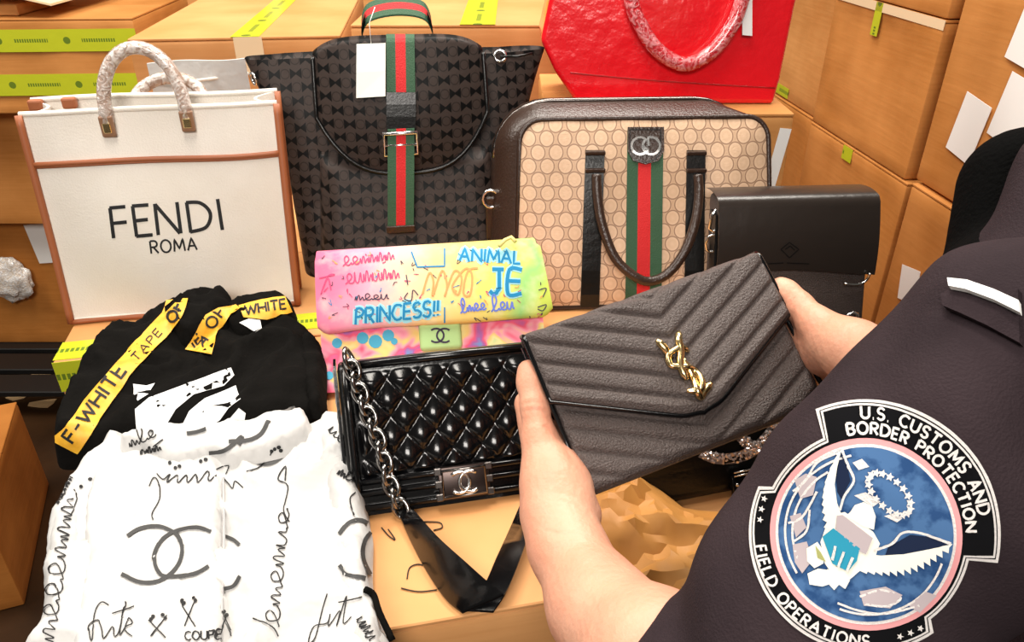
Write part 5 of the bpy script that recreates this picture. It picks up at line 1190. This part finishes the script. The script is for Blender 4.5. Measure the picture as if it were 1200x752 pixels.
print_polys('pink_ring', [[pol(1.04, i * 5) for i in range(72)]], bs, PT['pink'], pa, .0027, 6); print_polys('white_ring', [[pol(.975, i * 5) for i in range(72)]], bs, PT['white'], pa, .003, 6); print_polys('blue_disc', [[pol(.94, i * 5) for i in range(72)]], bs, PT['blue'], pa, .0033, 6)
def Q(pts): return [(900 + a / 2.41, 440 + b / 2.41) for a, b in pts]
# outer coast line dashes, eagle, shield
O1, O2, O3 = .0037, .0041, .0045
print_strokes('silver_arcs', [[pol(.86, a) for a in range(-160, -40, 10)], [pol(.78, a) for a in range(-150, -60, 10)], [pol(.86, a) for a in range(70, 165, 10)], Q([(85, 330), (120, 300), (150, 250), (200, 225)]), Q([(70, 420), (110, 400), (150, 330)]), Q([(85, 470), (120, 440), (130, 380)]), Q([(200, 640), (260, 660), (330, 665), (420, 640)]), Q([(260, 620), (320, 600), (370, 620), (330, 645), (270, 640)])], 2.6, bs, PT['white'], pa, O1)
print_polys('white_patches', [Q(p) for p in ([(90, 300), (120, 280), (150, 290), (140, 340), (105, 350)], [(75, 400), (105, 390), (120, 430), (90, 460)], [(260, 605), (330, 590), (375, 612), (340, 650), (270, 645)], [(390, 640), (440, 600), (470, 610), (420, 660)], [(80, 480), (120, 470), (135, 520), (105, 560), (85, 530)])], bs, PT['tan'], pa, O1, 6)
def jag(a, b, n, d, bulge):
    a = Vector(a); b = Vector(b); nn = Vector((-(b - a).y, (b - a).x)).normalized(); out = []
    for i in range(n):
        k = i / n; bb = bulge * math.sin(math.pi * (k + .5 / n)); out += [tuple(a.lerp(b, k) + nn * bb * .75), tuple(a.lerp(b, k + .75 / n) + nn * (bb + d))]
    return out + [tuple(b)]
print_polys('wing', [Q([(216, 218), (206, 262), (199, 310), (205, 360), (218, 395), (205, 425)] + jag((175, 450), (200, 225), 11, 10, -28))], bs, PT['cream'], pa, O2, 5)
print_polys('wing', [Q([(515, 468), (440, 486), (380, 498), (320, 503), (290, 500), (268, 520)] + jag((262, 545), (505, 478), 13, 10, 34))], bs, PT['cream'], pa, O2, 5)
print_polys('wing_shadow', [Q([(215, 225), (232, 260), (240, 300), (215, 350), (205, 330), (200, 270)])], bs, PT['navy'], pa, O1, 8)
print_polys('wing_shadow', [Q([(340, 480), (400, 445), (470, 452), (510, 470), (430, 490), (330, 505)])], bs, PT['navy'], pa, O1, 8)
print_strokes('wing_edge', [Q([(217, 215), (235, 260), (250, 300), (225, 340), (212, 380)])], 2.8, bs, PT['white'], pa, O2)
print_strokes('wing_edge', [Q([(300, 490), (350, 470), (380, 440), (430, 440), (510, 468)])], 2.8, bs, PT['white'], pa, O2)
print_polys('eagle_body', [Q([(195, 392), (225, 385), (300, 438), (318, 470), (300, 520), (262, 548), (232, 575), (190, 562), (168, 530), (158, 470), (172, 430)])], bs, PT['cream'], pa, O1 + .0002, 6)
print_polys('eagle_head', [Q([(226, 398), (240, 384), (252, 366), (276, 357), (298, 368), (308, 396), (302, 432), (272, 424), (248, 408)])], bs, PT['cream'], pa, O2, 6)
print_polys('tail_feathers', [Q([(176, 545), (200, 560), (235, 575), (222, 600), (205, 588), (192, 604), (176, 586), (158, 594), (160, 565)])], bs, PT['cream'], pa, O2, 6)
print_polys('shield_top', [Q([(205, 395), (220, 393), (300, 455), (280, 500), (262, 492), (200, 432)])], bs, PT['tan'], pa, O3, 6)
print_polys('shield_body', [Q([(165, 455), (195, 430), (265, 485), (255, 520), (230, 550), (190, 530)])], bs, PT['teal'], pa, O3, 6)
print_strokes('shield_stripes', [Q([(200, 480), (190, 520)]), Q([(222, 495), (205, 540)]), Q([(245, 510), (228, 550)])], 3, bs, PT['white'], pa, O3 + .0004)
print_polys('eagle_claws', [Q([(120, 490), (150, 470), (170, 500), (165, 530), (140, 545), (120, 525)]), Q([(120, 560), (150, 545), (190, 550), (200, 580), (160, 595), (125, 590)])], bs, PT['cream'], pa, O2, 6); print_polys('olive_branch', [Q([(145, 480), (160, 500), (172, 525), (150, 515)])], bs, PT['olive'], pa, O3, 6)
st = [Q([(345 + 62 * math.cos(a) * .9 + 10 * math.sin(a), 335 + 50 * math.sin(a) + 25 * math.cos(a))])[0] for a in [i * math.pi / 9 for i in range(18)]]
print_polys('star_ring', [[(x + 5.2 * (1 if k % 2 == 0 else .5) * math.cos(k * .628), y + 5.2 * (1 if k % 2 == 0 else .5) * math.sin(k * .628)) for k in range(10)] for x, y in st], bs, PT['white'], pa, O2, 6)
print_polys('white_patches', [Q(p) for p in ([(250, 340), (280, 330), (320, 355), (300, 370)], [(330, 395), (360, 385), (380, 400), (365, 412)], [(245, 250), (270, 240), (290, 262), (262, 270)])], bs, PT['white'], pa, O1, 6)
def arc_text(s, r, a_mid, h, gap, inward=False):
    """letters on an arc: tops outward (inward=False) or towards the centre"""
    S = []; tot = text_width(s, gap) * h; x = 0.
    for ch in s:
        wd, stk = FONT[ch]
        for t_ in stk:
            q = []
            for a, b in t_:
                off = (x + a) * h - tot / 2
                if not inward: q.append(pol(r + b * h, a_mid + math.degrees(off / (r + h / 2))))
                else: q.append(pol(r - b * h, a_mid - math.degrees(off / (r - h / 2))))
            S.append(q)
        x += wd + gap
    return S
T1 = arc_text('U.S. CUSTOMS AND', 1.24, -1, .125, .32); T2 = arc_text('BORDER PROTECTION', 1.075, -1, .12, .3); T3 = arc_text('FIELD OPERATIONS', 1.2, 181, .115, .32, True)
print_strokes('patch_lettering', T1 + T2, 3.0, bs, PT['white'], pa, O2, smooth=False); print_strokes('patch_lettering', T3, 2.6, bs, PT['white'], pa, O2, smooth=False)
print_polys('patch_stars', [[(pol(1.135, a)[0] + 4.2 * (1 if k % 2 == 0 else .42) * math.cos(k * .628), pol(1.135, a)[1] + 4.2 * (1 if k % 2 == 0 else .42) * math.sin(k * .628)) for k in range(10)] for a in (-111, -117, -123, 111, 117, 123)], bs, PT['white'], pa, O2, 6)

for o in list(COL.objects):
    if o.name.split('.')[0] in ('handwriting_print', 'dot_print', 'star_ring', 'patch_stars', 'white_patches', 'paint_spots', 'silver_arcs', 'patch_lettering', 'tape_lettering', 'small_lettering', 'block_print', 'pink_scrawl', 'dark_scrawl', 'shield_stripes', 'stitching', 'blue_lettering', 'spray_halo', 'striped_print', 'embossed_logo', 'drawn_frame', 'ink_specks', 'violet_lettering', 'eagle_claws'): o['kind'] = 'stuff'
